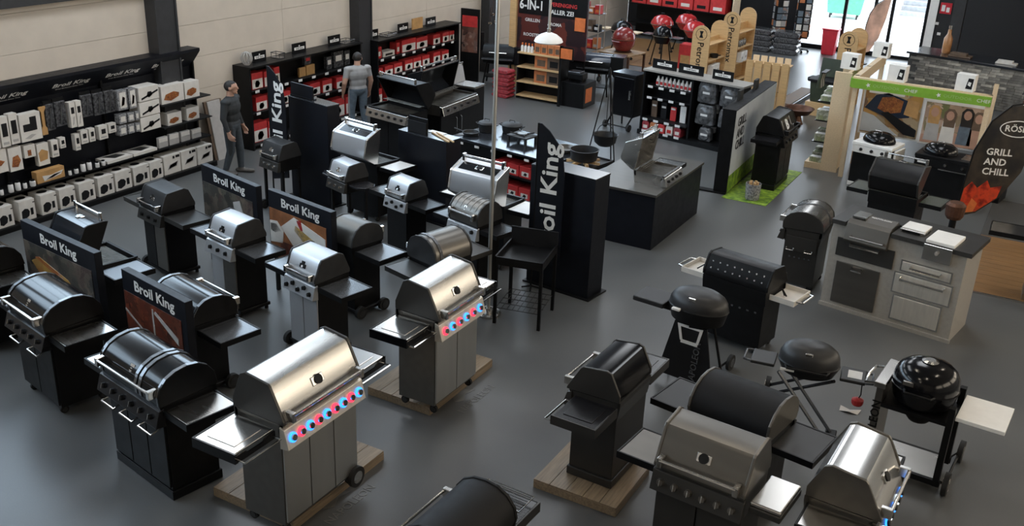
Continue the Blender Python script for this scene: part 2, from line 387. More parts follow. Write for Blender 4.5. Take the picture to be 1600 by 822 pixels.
B().prism([(-.19, 0), (.19, 0), (.24, .78), (-.24, .78)], -.17, .17, 'y').obj('body', 'bin_red', t, bevel=.02)
box('rim', 'bin_red', t, -.26, .26, -.20, .20, .76, .81, bevel=.015)

# card carousel racks
def card_rack(x, y, label, n=5, w=.36, rz=0.):
    t = thing('card_carousel', label, 'card rack', (x, y, 0), rz)
    base = B()
    for k in range(5):
        a = k * 2 * PI / 5; base.cyl((0, 0, .10), (.28 * math.cos(a), .28 * math.sin(a), .07), .02)
        base.cyl((.28 * math.cos(a), .28 * math.sin(a) - .015, .035), (.28 * math.cos(a), .28 * math.sin(a) + .015, .035), .035)
    base.obj('base', 'black', t)
    B().cyl((0, 0, .08), (0, 0, 2.7), .03).obj('pole', 'steel_z', t)
    box('core', 'black_matte', t, -w/2, w/2, -w/2, w/2, .45, 2.6)
    for f in range(4):
        for r in range(10):
            for c in range(2):
                cx = (-.25 + .5 * c) * w; z = .5 + r * .21
                bb = B().box(cx - .075, cx + .075, -w/2 - .03, -w/2 - .005, z, z + .17).xf(Matrix.Rotation(f * PI / 2, 4, 'Z'))
                bb.obj('card', ['card_mix', 'grey_card', 'orange_card', 'black_matte', 'denim', 'white_card'][(f * 3 + r * 5 + c * 2 + r // 3) % 6], t)
card_rack(-7.75, 32.5, 'black spinning rack full of cards next to the glass doors', rz=.25, w=.42)
card_rack(-8.55, 32.7, 'slimmer spinning card rack against the black far wall', rz=.6, w=.32)

# brick clad bar
bar = thing('brick_bar', 'long bar clad in grey strip stone with a black worktop', 'bar', (-3.88, 28.41, 0), R(-12))
box('core', 'mortar', bar, 0, 6.0, .03, .95, 0, 1.06)
box('worktop', 'black_top', bar, -.06, 6.1, -.05, 1.1, 1.06, 1.12, bevel=.006)
bms = [B().box(0, w, -.012, .04, 0, .062).mesh('brick', m) for w in (.20, .27, .34) for m in ('dark_brick', 'brick_mid', 'brick_pale')]
nb = 0
for r in range(6, 16):
    x = -.15 * random.random()
    while x < 5.9 and nb < 290:
        k = random.randrange(3); w = (.20, .27, .34)[k]; mi = random.choice((0, 0, 1, 1, 2))
        if x >= 0 and x + w < 6.0:
            link('brick', bms[k * 3 + mi], bar, (x, -random.random() * .014, .01 + r * .0665)); nb += 1
        x += w + .006
low = B()
for r in range(0, 6):
    x = 0.
    while x < 5.7:
        w = random.choice((.2, .27, .34)); low.box(x, x + w, -.012 - random.random() * .01, .04, .01 + r * .0665, .072 + r * .0665); x += w + .006
lo = low.obj('brick_courses', 'dark_brick', bar); lo['kind'] = 'stuff'
for (x, y, w, d, h, nm, mt, lb, ct) in ((1.2, .35, .55, .30, .10, 'paper_tray', 'brown_card', 'brown tray lying on the black bar top', 'tray'), (2.35, .35, .5, .22, .09, 'paper_bundle', 'white_card', 'white papers lying on the bar top', 'papers')):
    v = bar.matrix_basis if False else Matrix.Translation((-3.88, 28.41, 0)) @ Matrix.Rotation(R(-12), 4, 'Z')
    p = v @ Vector((x, y, 1.12)); o = thing(nm, lb, ct, p, R(-6))
    box('sheet', mt, o, -w/2, w/2, -d/2, d/2, 0, h * .4, bevel=.004); box('top_sheet', mt, o, -w * .42, w * .30, -d * .45, d * .3, h * .4, h, bevel=.004)
p = v @ Vector((.75, .55, 1.12))
t = thing('liquor_bottle', 'amber bottle with a pale cap on the bar by the dark pillar', 'bottle', p)
M('amber', (.42, .20, .08), .3, var=.1)
B().lathe([(.10, 0), (.11, .03), (.11, .38), (.05, .5), (.045, .62)], n=14).obj('body', 'amber', t, smooth=True); B().cyl((0, 0, .62), (0, 0, .72), .05).obj('cap', 'steel_bright', t)
struct(B().box(-3.15, -2.86, 29.6, 29.9, 0, ZC).obj('trim_42', 'column'))
t = tag(B().box(-3.92, -3.60, Y1 - .03, Y1 - .002, 1.53, 1.85).obj('exit_sign', 'bin_red'), 'small red fire exit sign on the black wall', 'sign')
B().box(-3.88, -3.78, Y1 - .036, Y1 - .03, 1.60, 1.78).box(-3.74, -3.65, Y1 - .036, Y1 - .03, 1.58, 1.72).obj('pictogram', 'label_white', t)
for x_, z_, lb in ((-3.93, 1.22, 'small white switch on the black wall under the red sign'), (-3.82, .92, 'white double socket low on the black wall by the door')):
    t = tag(B().box(x_ - .05, x_ + .05, Y1 - .02, Y1 - .002, z_ - .04, z_ + .04).obj('wall_switch', 'label_white'), lb, 'switch'); box('button', 'white', t, x_ - .03, x_ + .03, Y1 - .026, Y1 - .02, z_ - .025, z_ + .025)

# ------------------------------------------------------------------ grills
PROF = {
 'bk':    [(-.28, .93), (-.275, .97), (-.20, 1.14), (-.17, 1.175), (.10, 1.20), (.17, 1.17), (.26, .99), (.26, .95)],
 'round': [(-.28, .93), (-.285, 1.02), (-.255, 1.10), (-.20, 1.155), (-.11, 1.195), (0, 1.21), (.10, 1.195), (.18, 1.15), (.24, 1.07), (.265, .95)],
 'nap':   [(-.30, .935), (-.295, .96), (-.165, 1.185), (-.145, 1.205), (.10, 1.235), (.15, 1.215), (.25, 1.02), (.25, .95)],
 'barrel':[(-.27, .93), (-.30, 1.0), (-.28, 1.09), (-.22, 1.17), (-.13, 1.22), (-.02, 1.235), (.09, 1.22), (.18, 1.17), (.245, 1.09), (.265, 1.0), (.25, .93)],
}
def wheel(parent, x, y, z, r, w=.05, hub='dark_cast', axis='x'):
    if axis == 'x':
        o = B().cyl((x - w/2, y, z), (x + w/2, y, z), r, n=20).obj('wheel', 'rubber', parent, smooth=True)
        B().cyl((x - w/2 - .006, y, z), (x + w/2 + .006, y, z), r * .6, n=16).obj('hub', hub, o)
    else:
        o = B().cyl((x, y - w/2, z), (x, y + w/2, z), r, n=20).obj('wheel', 'rubber', parent, smooth=True)
        B().cyl((x, y - w/2 - .006, z), (x, y + w/2 + .006, z), r * .6, n=16).obj('hub', hub, o)
    return o
def knob(parent, p, d, r, mat='black', ring=None):
    p = Vector(p); d = Vector(d).normalized()
    o = B().cyl(p, p + d * r * .9, r, r * .82, n=12).obj('knob', mat, parent)
    if ring: B().cyl(p - d * .002, p + d * r * .35, r * 1.35, n=16).obj('light_ring', ring, o)
    else: B().box(-r * .12, r * .12, -r * .9, r * .9, 0, r * .25).xf(Matrix.Translation(p + d * r * .88) @ d.to_track_quat('Z', 'Y').to_matrix().to_4x4()).obj('pointer', 'steel_bright', o)
    return o

def grill(name, label, x, y, yaw, L, W, sy=1., sz=1., z0=0., prof='bk', opn=0, lid='silver_paint', cap='black', body='black', door='steel_z', nd=2, panel='steel', knobs=4, kmat='black', rings=None,
          shelf='shelf_grey', sh=(1, 1), handle='chrome', badge='plate', base='cart', badge_mat='black', fire='black', group=None, door_handle='none', cw=None, shelf_style='flat', ribs=0, window=False, tray=None, bracket=True, strap=None, shz=1., cat='grill', kn_rows=1, back_holes=0):
    t = thing(name, label, cat, (x, y, z0), R(yaw), group)
    Y = lambda v: v * sy
    Z = lambda v: v * sz
    hy, hz = .25, .955
    ph = -R(opn)
    def LP(a, b):  # lid space -> local yz
        if not opn: return (Y(a), Z(b))
        dy, dz = (a - hy) * sy, (b - hz) * sz
        return (Y(hy) + dy * math.cos(ph) - dz * math.sin(ph), Z(hz) + dy * math.sin(ph) + dz * math.cos(ph))
    P = PROF[prof]; cz = sum(p[1] for p in P) / len(P)
    inner = [(p[0] * .93, .93 + (p[1] - .93) * .93) for p in P]
    ring = [LP(*p) for p in P] + [LP(*p) for p in reversed(inner)]
    ld = B().prism(ring, -L/2 + .02, L/2 - .02).obj('lid', lid, t, smooth=True)
    for s in (-1, 1):
        big = [((p[0] + .005) * 1.035 - .005, .93 + (p[1] - .93) * 1.03) for p in P]
        B().prism([LP(*p) for p in big], s * (L/2 - .028), s * L/2).obj('end_cap', cap, t, bevel=.006)
    if ribs:
        for i in range(ribs):
            xx = -L/2 + L * (i + 1) / (ribs + 1)
            pr = [LP(p[0] * 1.012, .93 + (p[1] - .93) * 1.015) for p in P[2:-2]] + [LP(*p) for p in reversed(P[2:-2])]
            B().prism(pr, xx - .012, xx + .012).obj('rib', lid, ld)
    if strap is not None:   # raised steel strap over the lid
        for xx in strap:
            pr = [LP(p[0] * 1.03, .93 + (p[1] - .93) * 1.035) for p in P] + [LP(*p) for p in reversed(P)]
            B().prism(pr, xx - .02, xx + .02).obj('lid_strap', 'shelf_grey', ld)
    # point on the lid's front face, t from bottom to crease
    fb, fc = (P[1], P[2]) if prof in ('bk', 'nap') else (P[1], P[3])
    def FP(k, off=0.):
        a = fb[0] + (fc[0] - fb[0]) * k; b = fb[1] + (fc[1] - fb[1]) * k
        nx, nz = -(fc[1] - fb[1]), (fc[0] - fb[0]); q = math.hypot(nx, nz); nx /= q; nz /= q
        return LP(a + nx * off, b + nz * off)
    if window:
        a, b = FP(.25, .004), FP(.86, .004); c, d = FP(.86, -.01), FP(.25, -.01)
        B().prism([a, b, c, d], -L/2 + .09, L/2 - .09).obj('window', 'black_gloss', ld)
    bw = .055 * (L / .6) ** .5
    if badge:
        a, b, c, d = FP(.40, .012), FP(.66, .012), FP(.66, -.004), FP(.40, -.004)
        bo = B().prism([a, b, c, d], -bw, bw).obj('badge', badge_mat, ld, bevel=.006)
        if badge == 'gauge':
            p0, p1 = FP(.53, .01), FP(.53, .022); B().cyl((0, *p0), (0, *p1), .036 * sz, n=16).obj('thermometer', 'black' if badge_mat != 'black' else 'steel_bright', ld)
        elif badge == 'plate':
            a, b, c, d = FP(.62, .012), FP(.82, .012), FP(.82, -.004), FP(.62, -.004)
            B().prism([a, b, c, d], -bw * .45, bw * .45).obj('crest', badge_mat, ld)
            p0, p1 = FP(.50, .012), FP(.50, .016); B().cyl((0, *p0), (0, *p1), bw * .3, n=12).obj('thermometer', 'steel_bright', ld)
    hl = L/2 - .07
    p, q = FP(.05, .0), FP(.05, .075)
    if handle:
        B().tube([(-hl, *p), (-hl, *q), (hl, *q), (hl, *p)], .013 * sz, 8).obj('handle', handle, ld, smooth=True)
        if bracket:
            for s in (-1, 1): B().box(s * hl - .022, s * hl + .022, min(p[0], q[0]) - .012, max(p[0], q[0]) + .012, min(p[1], q[1]) - .022, max(p[1], q[1]) + .022).obj('handle_bracket', 'chrome' if handle == 'chrome' else handle, ld, bevel=.005)
    # firebox
    fbx = B().prism([(Y(-.24), Z(.74)), (Y(.24), Z(.74)), (Y(.265), Z(.90)), (Y(.265), Z(.945)), (Y(.23), Z(.945)), (Y(.22), Z(.86)), (Y(-.22), Z(.86)), (Y(-.25), Z(.93)), (Y(-.285), Z(.93)), (Y(-.27), Z(.88))], -L/2 + .015, L/2 - .015).obj('firebox', fire, t)
    for s in (-1, 1): B().prism([(Y(-.27), Z(.86)), (Y(.25), Z(.86)), (Y(.26), Z(.94)), (Y(-.28), Z(.925))], s * (L/2 - .035), s * (L/2 - .015)).obj('firebox_end', fire, t)
    if opn:
        g = B(); nn = int(L / .035)
        for i in range(nn):
            xx = -L/2 + .05 + (L - .1) * i / (nn - 1); g.box(xx - .006, xx + .006, Y(-.22), Y(.2), Z(.885), Z(.895))
        g.obj('cooking_grate', 'grate', t)
        w2 = B()
        for yy in (.08, .12, .16, .2): w2.cyl((-L/2 + .05, Y(yy), Z(1.0)), (L/2 - .05, Y(yy), Z(1.0)), .005, n=6)
        w2.obj('warming_rack', 'grate', t)
    # control panel
    cpz0, cpz1 = .755, .90
    if panel:
        cp = B().prism([(Y(-.25), Z(cpz0 - .01)), (Y(-.345), Z(cpz0)), (Y(-.30), Z(cpz1)), (Y(-.25), Z(cpz1 + .015))], -L/2, L/2).obj('control_panel', panel, t, bevel=.004)
        nrm = Vector((0, -(cpz1 - cpz0) * sz, -.045 * sy)).normalized(); nrm = Vector((0, nrm.y, abs(nrm.z)))
        for i in range(knobs):
            kx = -L/2 + L * (i + .7) / (knobs + .4); zz = cpz0 + (cpz1 - cpz0) * (.5 if kn_rows == 1 else (.38 + .3 * (i % 2)))
            yy = -.345 + .045 * (zz - cpz0) / (cpz1 - cpz0)
            knob(cp, (kx, Y(yy), Z(zz)), nrm, .027 * sz, kmat, (rings[i % len(rings)] if rings else None))
    # cabinet
    cw = cw or L * .94
    if base in ('cart', 'plinth', 'cabinet'):
        cb = box('cabinet', body, t, -cw/2, cw/2, Y(-.235), Y(.235), Z(.09), Z(.75), bevel=.006)
        if nd:
            dw = cw / nd
            for i in range(nd):
                dd = box('door', door if not isinstance(door, tuple) else door[i], t, -cw/2 + i * dw + .006, -cw/2 + (i + 1) * dw - .006, Y(-.235) - .022, Y(-.235) - .002, Z(.12), Z(.735), bevel=.005)
                xm = -cw/2 + (i + .5) * dw
                if door_handle == 'loop':
                    B().tube([(xm - .10, Y(-.26), Z(.70)), (xm - .11, Y(-.26) - .10, Z(.675)), (xm + .11, Y(-.26) - .10, Z(.675)), (xm + .10, Y(-.26), Z(.70))], .011, 8).obj('door_handle', 'chrome', dd, smooth=True)
                elif door_handle == 'bar':
                    xe = xm + (dw * .36 if i % 2 == 0 else -dw * .36)
                    B().tube([(xe, Y(-.255), Z(.34)), (xe, Y(-.255) - .03, Z(.36)), (xe, Y(-.255) - .03, Z(.60)), (xe, Y(-.255), Z(.62))], .009, 6).obj('door_handle', 'chrome', dd)
        if back_holes:
            hb = B()
            for i in range(back_holes): hb.box(-cw * .38 + cw * .76 * i / (back_holes - 1) - .015, -cw * .38 + cw * .76 * i / (back_holes - 1) + .015, Y(.235), Y(.235) + .006, Z(.60), Z(.625))
            hb.obj('vent_slots', 'shelf_grey', t)
    if base == 'cart':
        box('base_frame', 'black', t, -cw/2 - .05, cw/2 + .04, Y(-.25), Y(.25), Z(.055), Z(.10), bevel=.01)
        for yy in (-.21, .21): wheel(t, -cw/2 - .09, Y(yy), .085, .085, .05)
        for yy in (-.22, .22): B().cyl((cw/2 - .02, Y(yy), 0), (cw/2 - .02, Y(yy), Z(.06)), .025).obj('foot', 'rubber', t)
    elif base == 'cabinet':
        for sx in (-1, 1):
            for yy in (-.19, .19): wheel(t, sx * (cw/2 - .06), Y(yy), .045, .045, .03)
    elif base == 'plinth':
        box('base_frame', body, t, -cw/2 - .02, cw/2 + .02, Y(-.25), Y(.25), 0, Z(.09), bevel=.008)
    elif base == 'legs':
        for sx in (-1, 1):
            for yy in (-.20, .20): box('leg', 'black', t, sx * cw/2 - .02, sx * cw/2 + .02, Y(yy) - .02, Y(yy) + .02, 0 if sx > 0 else .06, Z(.76))
        box('lower_shelf', 'black', t, -cw/2, cw/2, Y(-.2), Y(.2), Z(.14), Z(.16))
        for yy in (-.24, .24): wheel(t, -cw/2 - .03, Y(yy), .08, .08, .04)
    # side shelves
    for s, on in ((-1, sh[0]), (1, sh[1])):
        if not on: continue
        a, b = sorted((s * (L/2 + .012), s * W/2))
        st = shelf_style
        zt = Z(.90) * shz
        if st == 'flat':
            so = B().box(a, b, Y(-.25), Y(.22), zt - .018, zt).obj('side_shelf', shelf, t, bevel=.006)
            lip = B().box(a, b, Y(-.265), Y(-.25), zt - .06, zt + .004).box(a, b, Y(.22), Y(.235), zt - .06, zt + .004)
            xo = b if s > 0 else a; lip.box(min(xo, xo + s * .015), max(xo, xo + s * .015), Y(-.265), Y(.235), zt - .06, zt + .004)
            lip.obj('shelf_edge', 'black' if shelf != 'charcoal' else 'charcoal', so)
        elif st == 'round':
            xm = (a + b)/2; prf = [(s * (L/2 + .012), Y(.2)), (s * (L/2 + .012), Y(-.24)), (s * W/2 - s * .1, Y(-.22)), (s * W/2, Y(-.10)), (s * W/2, Y(.10)), (s * W/2 - s * .1, Y(.2))]
            so = B().prism(prf, zt - .035, zt, 'z').obj('side_shelf', shelf, t, bevel=.01)
        else:  # 'nap': deep shelf with notched front apron, inset plate and towel rail
            so = B().box(a, b, Y(-.20), Y(.24), zt - .02, zt).obj('side_shelf', shelf, t, bevel=.006)
            ap = B().prism([(a, zt - .02), (a, zt - .09), (b, zt - .09), (b, zt - .02), (a + (b - a) * .78, zt - .02), (a + (b - a) * .68, zt - .05), (a + (b - a) * .32, zt - .05), (a + (b - a) * .22, zt - .02)], Y(-.215), Y(-.20), 'y')
            ap.box(a, b, Y(.24), Y(.255), zt - .09, zt + .003); xo = b if s > 0 else a
            ap.box(min(xo, xo + s * .015), max(xo, xo + s * .015), Y(-.215), Y(.255), zt - .09, zt + .003)
            ap.obj('apron', 'black_gloss' if shelf == 'steel_bright' else 'charcoal', so)
            box('inset_plate', shelf, so, a + .07, b - .07, Y(-.13), Y(.17), zt, zt + .006, bevel=.003)
            B().tube([(a + .02, Y(-.21), zt - .07), (a + .02, Y(-.285), zt - .07), (b - .01, Y(-.285), zt - .07), (b - .01, Y(-.21), zt - .07)], .010, 6).obj('towel_rail', 'chrome', so)
    return t
BKG = 'cabinet grills of the left showroom rows'
# --- left block, first row (towards the camera) and the row standing back to back with it
g1 = grill('gas_grill', 'glossy black domed grill at the left edge with chrome loop door handles', -8.84, 6.07, -12, .86, 1.52, 1.14, 1.08, prof='round', lid='black_gloss', cap='black', door='black', nd=2, panel='shelf_black', knobs=5, kmat='black', shelf='steel', badge='plate', badge_mat='steel_bright', door_handle='loop', base='cabinet', group=BKG, strap=(-.40, .40))
g0 = grill('gas_grill', 'black domed grill cut by the left picture edge beside the first sign', -10.66, 6.50, -12, .80, 1.50, 1.05, 1.06, prof='round', lid='black_gloss', cap='black', door='black', nd=2, panel='shelf_black', knobs=4, shelf='steel', badge='plate', badge_mat='steel_bright', door_handle='loop', base='cabinet', group=BKG, strap=(-.36, .36))
g2 = grill('gas_grill', 'large glossy black double-lid grill with three chrome loop door handles', -6.85, 5.66, -11, 1.03, 1.74, 1.08, 1.10, prof='round', lid='black_gloss', cap='black', door='black', nd=3, panel='shelf_black', knobs=6, kmat='black', shelf='steel', badge='plate', badge_mat='steel_bright', door_handle='loop', base='plinth', group=BKG, strap=(-.49, .12, .19, .49))
g3 = grill('gas_grill', 'glossy black grill turned away behind the sign with steak photographs', -7.83, 7.02, 168.6, .84, 1.70, 1.0, 1.0, prof='round', lid='black_gloss', door=None, nd=0, panel='shelf_black', knobs=4, shelf='shelf_grey', badge=None, base='cart', group=BKG, strap=(-.40, .40), cw=.5)
g4 = grill('gas_grill', 'black grill with its lid tilted open behind the leftmost picture sign', -9.80, 7.42, 169, .72, 1.50, 1.05, 1.05, prof='bk', opn=68, lid='black_top', door=None, nd=0, panel='shelf_black', knobs=4, shelf='shelf_grey', badge='plate', badge_mat='steel_bright', base='cart', group=BKG)
# --- second row
g5 = grill('gas_grill', 'matte dark grey three knob grill beside the wall shelf', -10.49, 9.13, -13, .60, 1.55, .92, 1.06, prof='bk', lid='dark_cast', cap='dark_cast', panel='charcoal', door=('black', 'dark_steel'), nd=2, knobs=3, shelf='charcoal', badge='plate', badge_mat='steel_bright', group=BKG)
g6 = grill('gas_grill', 'grill with a bright silver lid and three black knobs, silver door', -8.86, 8.78, -12, .57, 1.42, .92, 1.07, prof='bk', lid='silver_paint', cap='dark_cast', panel='silver_paint', door=('silver_paint', 'dark_steel'), nd=2, knobs=3, shelf='shelf_grey', group=BKG)
g7 = grill('gas_grill', 'brushed silver lid grill with five knobs in two rows and wheeled black base', -7.25, 8.44, -12, .57, 1.42, .92, 1.09, prof='bk', lid='silver_paint', cap='dark_cast', panel='silver_paint', door=('silver_paint', 'silver_paint'), nd=2, knobs=5, kn_rows=2, shelf='shelf_grey', group=BKG)
g8 = grill('gas_grill', 'dark grey lid grill turned away behind the sign with skewer photograph', -7.63, 9.62, 169, .50, 1.41, .95, 1.03, prof='round', lid='dark_steel', cap='dark_cast', door=None, nd=0, panel='shelf_black', knobs=3, shelf='shelf_grey', badge=None, base='cart', group=BKG)
# --- third row
g9 = grill('gas_grill', 'small dark grill on open legs in front of the black feather flag', -10.94, 11.94, -12, .50, 1.0, .80, 1.0, prof='bk', lid='dark_cast', cap='dark_cast', panel='charcoal', knobs=3, kmat='steel_bright', nd=0, sh=(0, 0), base='legs', badge='plate', badge_mat='steel_bright', group=BKG)
g10 = grill('gas_grill', 'small grill with light grey lid and rounded black side shelves on legs', -9.43, 11.78, -17, .48, 1.15, .78, .98, prof='bk', lid='silver_paint', cap='dark_cast', panel='charcoal', knobs=3, kmat='steel_bright', nd=0, sh=(1, 1), shelf='shelf_black', shelf_style='round', base='legs', badge='plate', badge_mat='steel_bright', group=BKG)
g14 = grill('gas_grill', 'black cabinet grill with silver front lid and silver five hole panel', -8.18, 11.58, -14, .48, 1.25, .78, .99, prof='bk', lid='silver_paint', cap='dark_cast', panel='silver_paint', door='black', nd=1, knobs=4, kn_rows=2, shelf='shelf_black', group=BKG, base='cabinet')
g13 = grill('gas_grill', 'grill with a ribbed dark grey lid and silver four knob panel', -6.68, 11.08, -14, .58, 1.22, .85, 1.10, prof='round', lid='dark_steel', cap='dark_cast', panel='silver_paint', door='black', nd=2, knobs=4, kn_rows=2, shelf='shelf_black', badge='plate', badge_mat='steel_bright', ribs=5, group=BKG, base='cabinet')
g11 = grill('gas_grill', 'open stainless hood with a dark window, behind the two small leg grills', -9.62, 12.62, 172, .78, 1.50, 1.0, 1.06, prof='nap', opn=84, lid='silver_paint', cap='steel_bright', panel='steel', door=None, nd=0, knobs=4, shelf='white_paint', badge='gauge', badge_mat='steel_bright', window=True, sh=(1, 0), group=BKG, base='cabinet')
g12 = grill('gas_grill', 'open stainless hood with a dark window, behind the ribbed lid grill', -6.98, 12.02, 176, .82, 1.55, 1.0, 1.08, prof='nap', opn=84, lid='silver_paint', cap='steel_bright', panel='steel', door=None, nd=0, knobs=4, shelf='white_paint', badge='gauge', badge_mat='steel_bright', window=True, group=BKG, base='cabinet')
g15 = grill('gas_grill', 'dark barrel grill turned sideways behind the second lit stainless grill', -6.38, 9.75, 255, .62, 1.35, .95, 1.06, prof='barrel', lid='dark_steel', cap='dark_cast', panel='charcoal', door=None, nd=0, knobs=3, shelf='charcoal', badge=None, base='legs', strap=(.2,), group=BKG)
# --- lit stainless grills on wooden platforms
def platform(label, x0, x1, y0, y1, h, rz=0.):
    t = thing('display_platform', label, 'platform', ((x0 + x1)/2, (y0 + y1)/2, 0), rz, 'low wooden platforms under the grills')
    w, d = x1 - x0, y1 - y0
    box('skirt', 'platform', t, -w/2, w/2, -d/2, d/2, 0, h - .02, bevel=.004); n = 5
    for i in range(n): box('plank', 'platform', t, -w/2 + w * i / n + .002, -w/2 + w * (i + 1) / n - .002, -d/2, d/2, h - .02, h, bevel=.003)
    return t
platform('brown wooden platform under the large grill with lit knobs', -6.16, -5.18, 5.56, 6.92, .10)
platform('brown wooden platform under the second lit grill beside black stand', -6.10, -5.26, 7.86, 9.20, .10)
platform('brown wooden platform under the black grill turned away', -3.68, -2.80, 7.32, 8.15, .10)
RB = ['blue_glow', 'red_glow']
g16 = grill('gas_grill', 'large stainless grill with glowing blue and red knobs and double doors', -5.32, 5.86, 90, 1.05, 1.98, 1.0, 1.25, .10, prof='nap', lid='steel', cap='charcoal', body='dark_steel', fire='dark_steel', door='steel_z', nd=3, panel='steel_front', knobs=9, kmat='steel_bright', rings=RB, shelf='steel_bright', shelf_style='nap', handle='steel_bright', badge='gauge', badge_mat='steel_bright', base='cabinet', cat='grill')
g17 = grill('gas_grill', 'smaller stainless grill with glowing knobs on the farther platform', -5.36, 8.16, 90, .87, 1.74, .98, 1.22, .10, prof='nap', lid='steel', cap='charcoal', body='dark_steel', fire='dark_steel', door='steel_z', nd=2, panel='steel_front', knobs=6, kmat='steel_bright', rings=['red_glow', 'blue_glow'], shelf='steel_bright', shelf_style='nap', handle='steel_bright', badge='gauge', badge_mat='steel_bright', base='cabinet')
g19 = grill('gas_grill', 'charcoal grey grill with glossy black lid on a platform, back turned', -3.20, 7.93, 268, .72, 1.62, .98, 1.0, .10, prof='nap', lid='black_gloss', cap='charcoal', body='charcoal', fire='charcoal', panel='charcoal', door='charcoal', nd=0, knobs=4, shelf='shelf_black', shelf_style='nap', handle='steel', badge=None, base='plinth')
g20 = grill('gas_grill', 'dark grey metal grill with a round gauge badge at the bottom edge', -1.86, 6.98, -5, .80, 1.50, .95, 1.20, prof='nap', lid='dark_steel', cap='dark_steel', body='charcoal', fire='dark_steel', panel='charcoal', door='charcoal', nd=2, knobs=6, kmat='dark_steel', shelf='dark_steel', shelf_style='flat', sh=(1, 0), handle='steel', badge='gauge', badge_mat='steel_bright', base='cabinet')
g21 = grill('gas_grill', 'black barrel lid grill turned away behind the dark grey grill', -1.98, 8.18, 171, .82, 1.62, 1.12, 1.02, prof='barrel', lid='black_matte', cap='dark_steel', body='black', fire='black', panel='black', nd=0, knobs=4, shelf='dark_cast', shelf_style='flat', handle='steel', badge=None, base='cabinet', back_holes=6)
g22 = grill('gas_grill', 'bright stainless grill with blue lit knobs in the lower right corner', -.82, 7.42, 88, .80, 1.45, 1.05, 1.15, prof='nap', lid='steel_bright', cap='dark_steel', body='dark_steel', fire='dark_steel', panel='dark_steel', door='steel_z', nd=2, knobs=6, kmat='black', rings=['white_glow', 'blue_glow'], shelf='steel', shelf_style='flat', handle='steel_bright', badge='gauge', badge_mat='steel', base='cabinet')
g23 = grill('gas_grill', 'black grill cut by the bottom edge with a wire rack on its shelf', -3.24, 5.28, 268, .75, 1.5, 1.0, 1.0, prof='barrel', lid='black_matte', cap='black_matte', body='black', fire='black', panel='black', nd=0, knobs=4, shelf='shelf_black', shelf_style='nap', handle='steel', badge=None, base='cabinet')
wheel(g16, .44, -.275, .105, .105, .04, 'steel', 'y')
# steel lidded side burner of the dark grey grill
so = B().box(.43, .69, -.26, .22, 1.0, 1.06).obj('side_burner', 'charcoal', g20, bevel=.01)
B().box(.43, .685, -.25, .21, 1.06, 1.10).obj('burner_lid', 'steel', so, bevel=.012)
w = B()
for i in range(7): w.cyl((-.70 + i * .03, -.2, .96), (-.70 + i * .03, .2, .96), .004, n=6)
w.tube([(-.72, -.22, .965), (-.48, -.22, .965), (-.48, .22, .965), (-.72, .22, .965)], .006, 6, closed=True).obj('wire_rack', 'steel_bright', g23)
# ------------------------------------------------------------------ picture signs between the grills
def brand(parent, size, loc, rot, bold=.02, xs=1.15, shear=0., mat='lettering'):
    return text('Broil King', size, parent, loc, rot, mat, bold=bold, xs=xs, shear=shear)
def sign(label, xa, ya, xb, yb, top, photo, extra=None, h=.95):
    w = math.hypot(xb - xa, yb - ya); a = math.atan2(yb - ya, xb - xa)
    t = thing('picture_sign', label, 'sign', ((xa + xb)/2, (ya + yb)/2, 0), a, 'picture signs between the grills')
    box('board', 'black_navy', t, -w/2, w/2, 0, .09, top - h, top, bevel=.004)
    for s in (-1, 1): box('leg', 'black', t, s * (w/2 - .06) - .02, s * (w/2 - .06) + .02, .02, .07, 0, top - h)
    ph = box('photo', photo, t, -w/2 + .02, w/2 - .10, -.006, 0, top - h + .02, top - .24)
    brand(t, .165, (.02, -.004, top - .125), (PI/2, 0, 0))
    for (mt, pts) in (extra or []):
        B().prism([(-w/2 + w * u, top - h + h * v) for u, v in pts], -.012, -.006, 'y').obj('printed_shape', mt, ph)
    return t
sign('leftmost picture sign, dark sandwich photograph, in front of the open lid grill', -10.53, 6.93, -8.98, 6.72, 1.42, 'food_dark', [('food_skewer', [(.10, .50), (.22, .60), (.60, .46), (.70, .32), (.5, .30), (.2, .36)]), ('orange_card', [(.16, .57), (.22, .60), (.48, .50), (.46, .44)]), ('grey_card', [(.62, .40), (.68, .40), (.86, .10), (.82, .08)])])
sign('picture sign with dark red steak photographs and a white fork line', -8.41, 6.60, -7.22, 6.37, 1.42, 'food_steak', [('grey_card', [(.47, .15), (.49, .15), (.49, .7), (.47, .7)]), ('grey_card', [(.5, .66), (.86, .42), (.86, .5), (.52, .69)]), ('grey_card', [(.02, .50), (.46, .25), (.46, .26), (.02, .53)])])
sign('picture sign with grey smoky photograph beside the dark grey grill', -10.40, 9.70, -9.09, 9.40, 1.45, 'food_dark', [('grey_card', [(.58, .62), (.70, .68), (.86, .20), (.62, .34)]), ('red_card', [(.64, .4), (.72, .44), (.74, .32), (.66, .3)])])
sign('picture sign with grilled skewers on a white plate', -8.90, 9.42, -7.66, 9.20, 1.45, 'copper_print', [('white_card', [(.20, .52), (.42, .73), (.91, .58), (.91, .22), (.70, .10), (.5, .18)]), ('corn', [(.42, .54), (.44, .62), (.86, .44), (.86, .30), (.6, .38)]), ('red_card', [(.46, .70), (.53, .72), (.56, .58), (.52, .57)]), ('white_card', [(.02, .56), (.14, .58), (.24, .46), (.22, .28), (.02, .24)]), ('food_dark', [(.03, .52), (.13, .54), (.20, .45), (.10, .40), (.03, .42)]), ('food_steak', [(.2, .3), (.45, .3), (.55, .14), (.3, .05), (.15, .1)])])

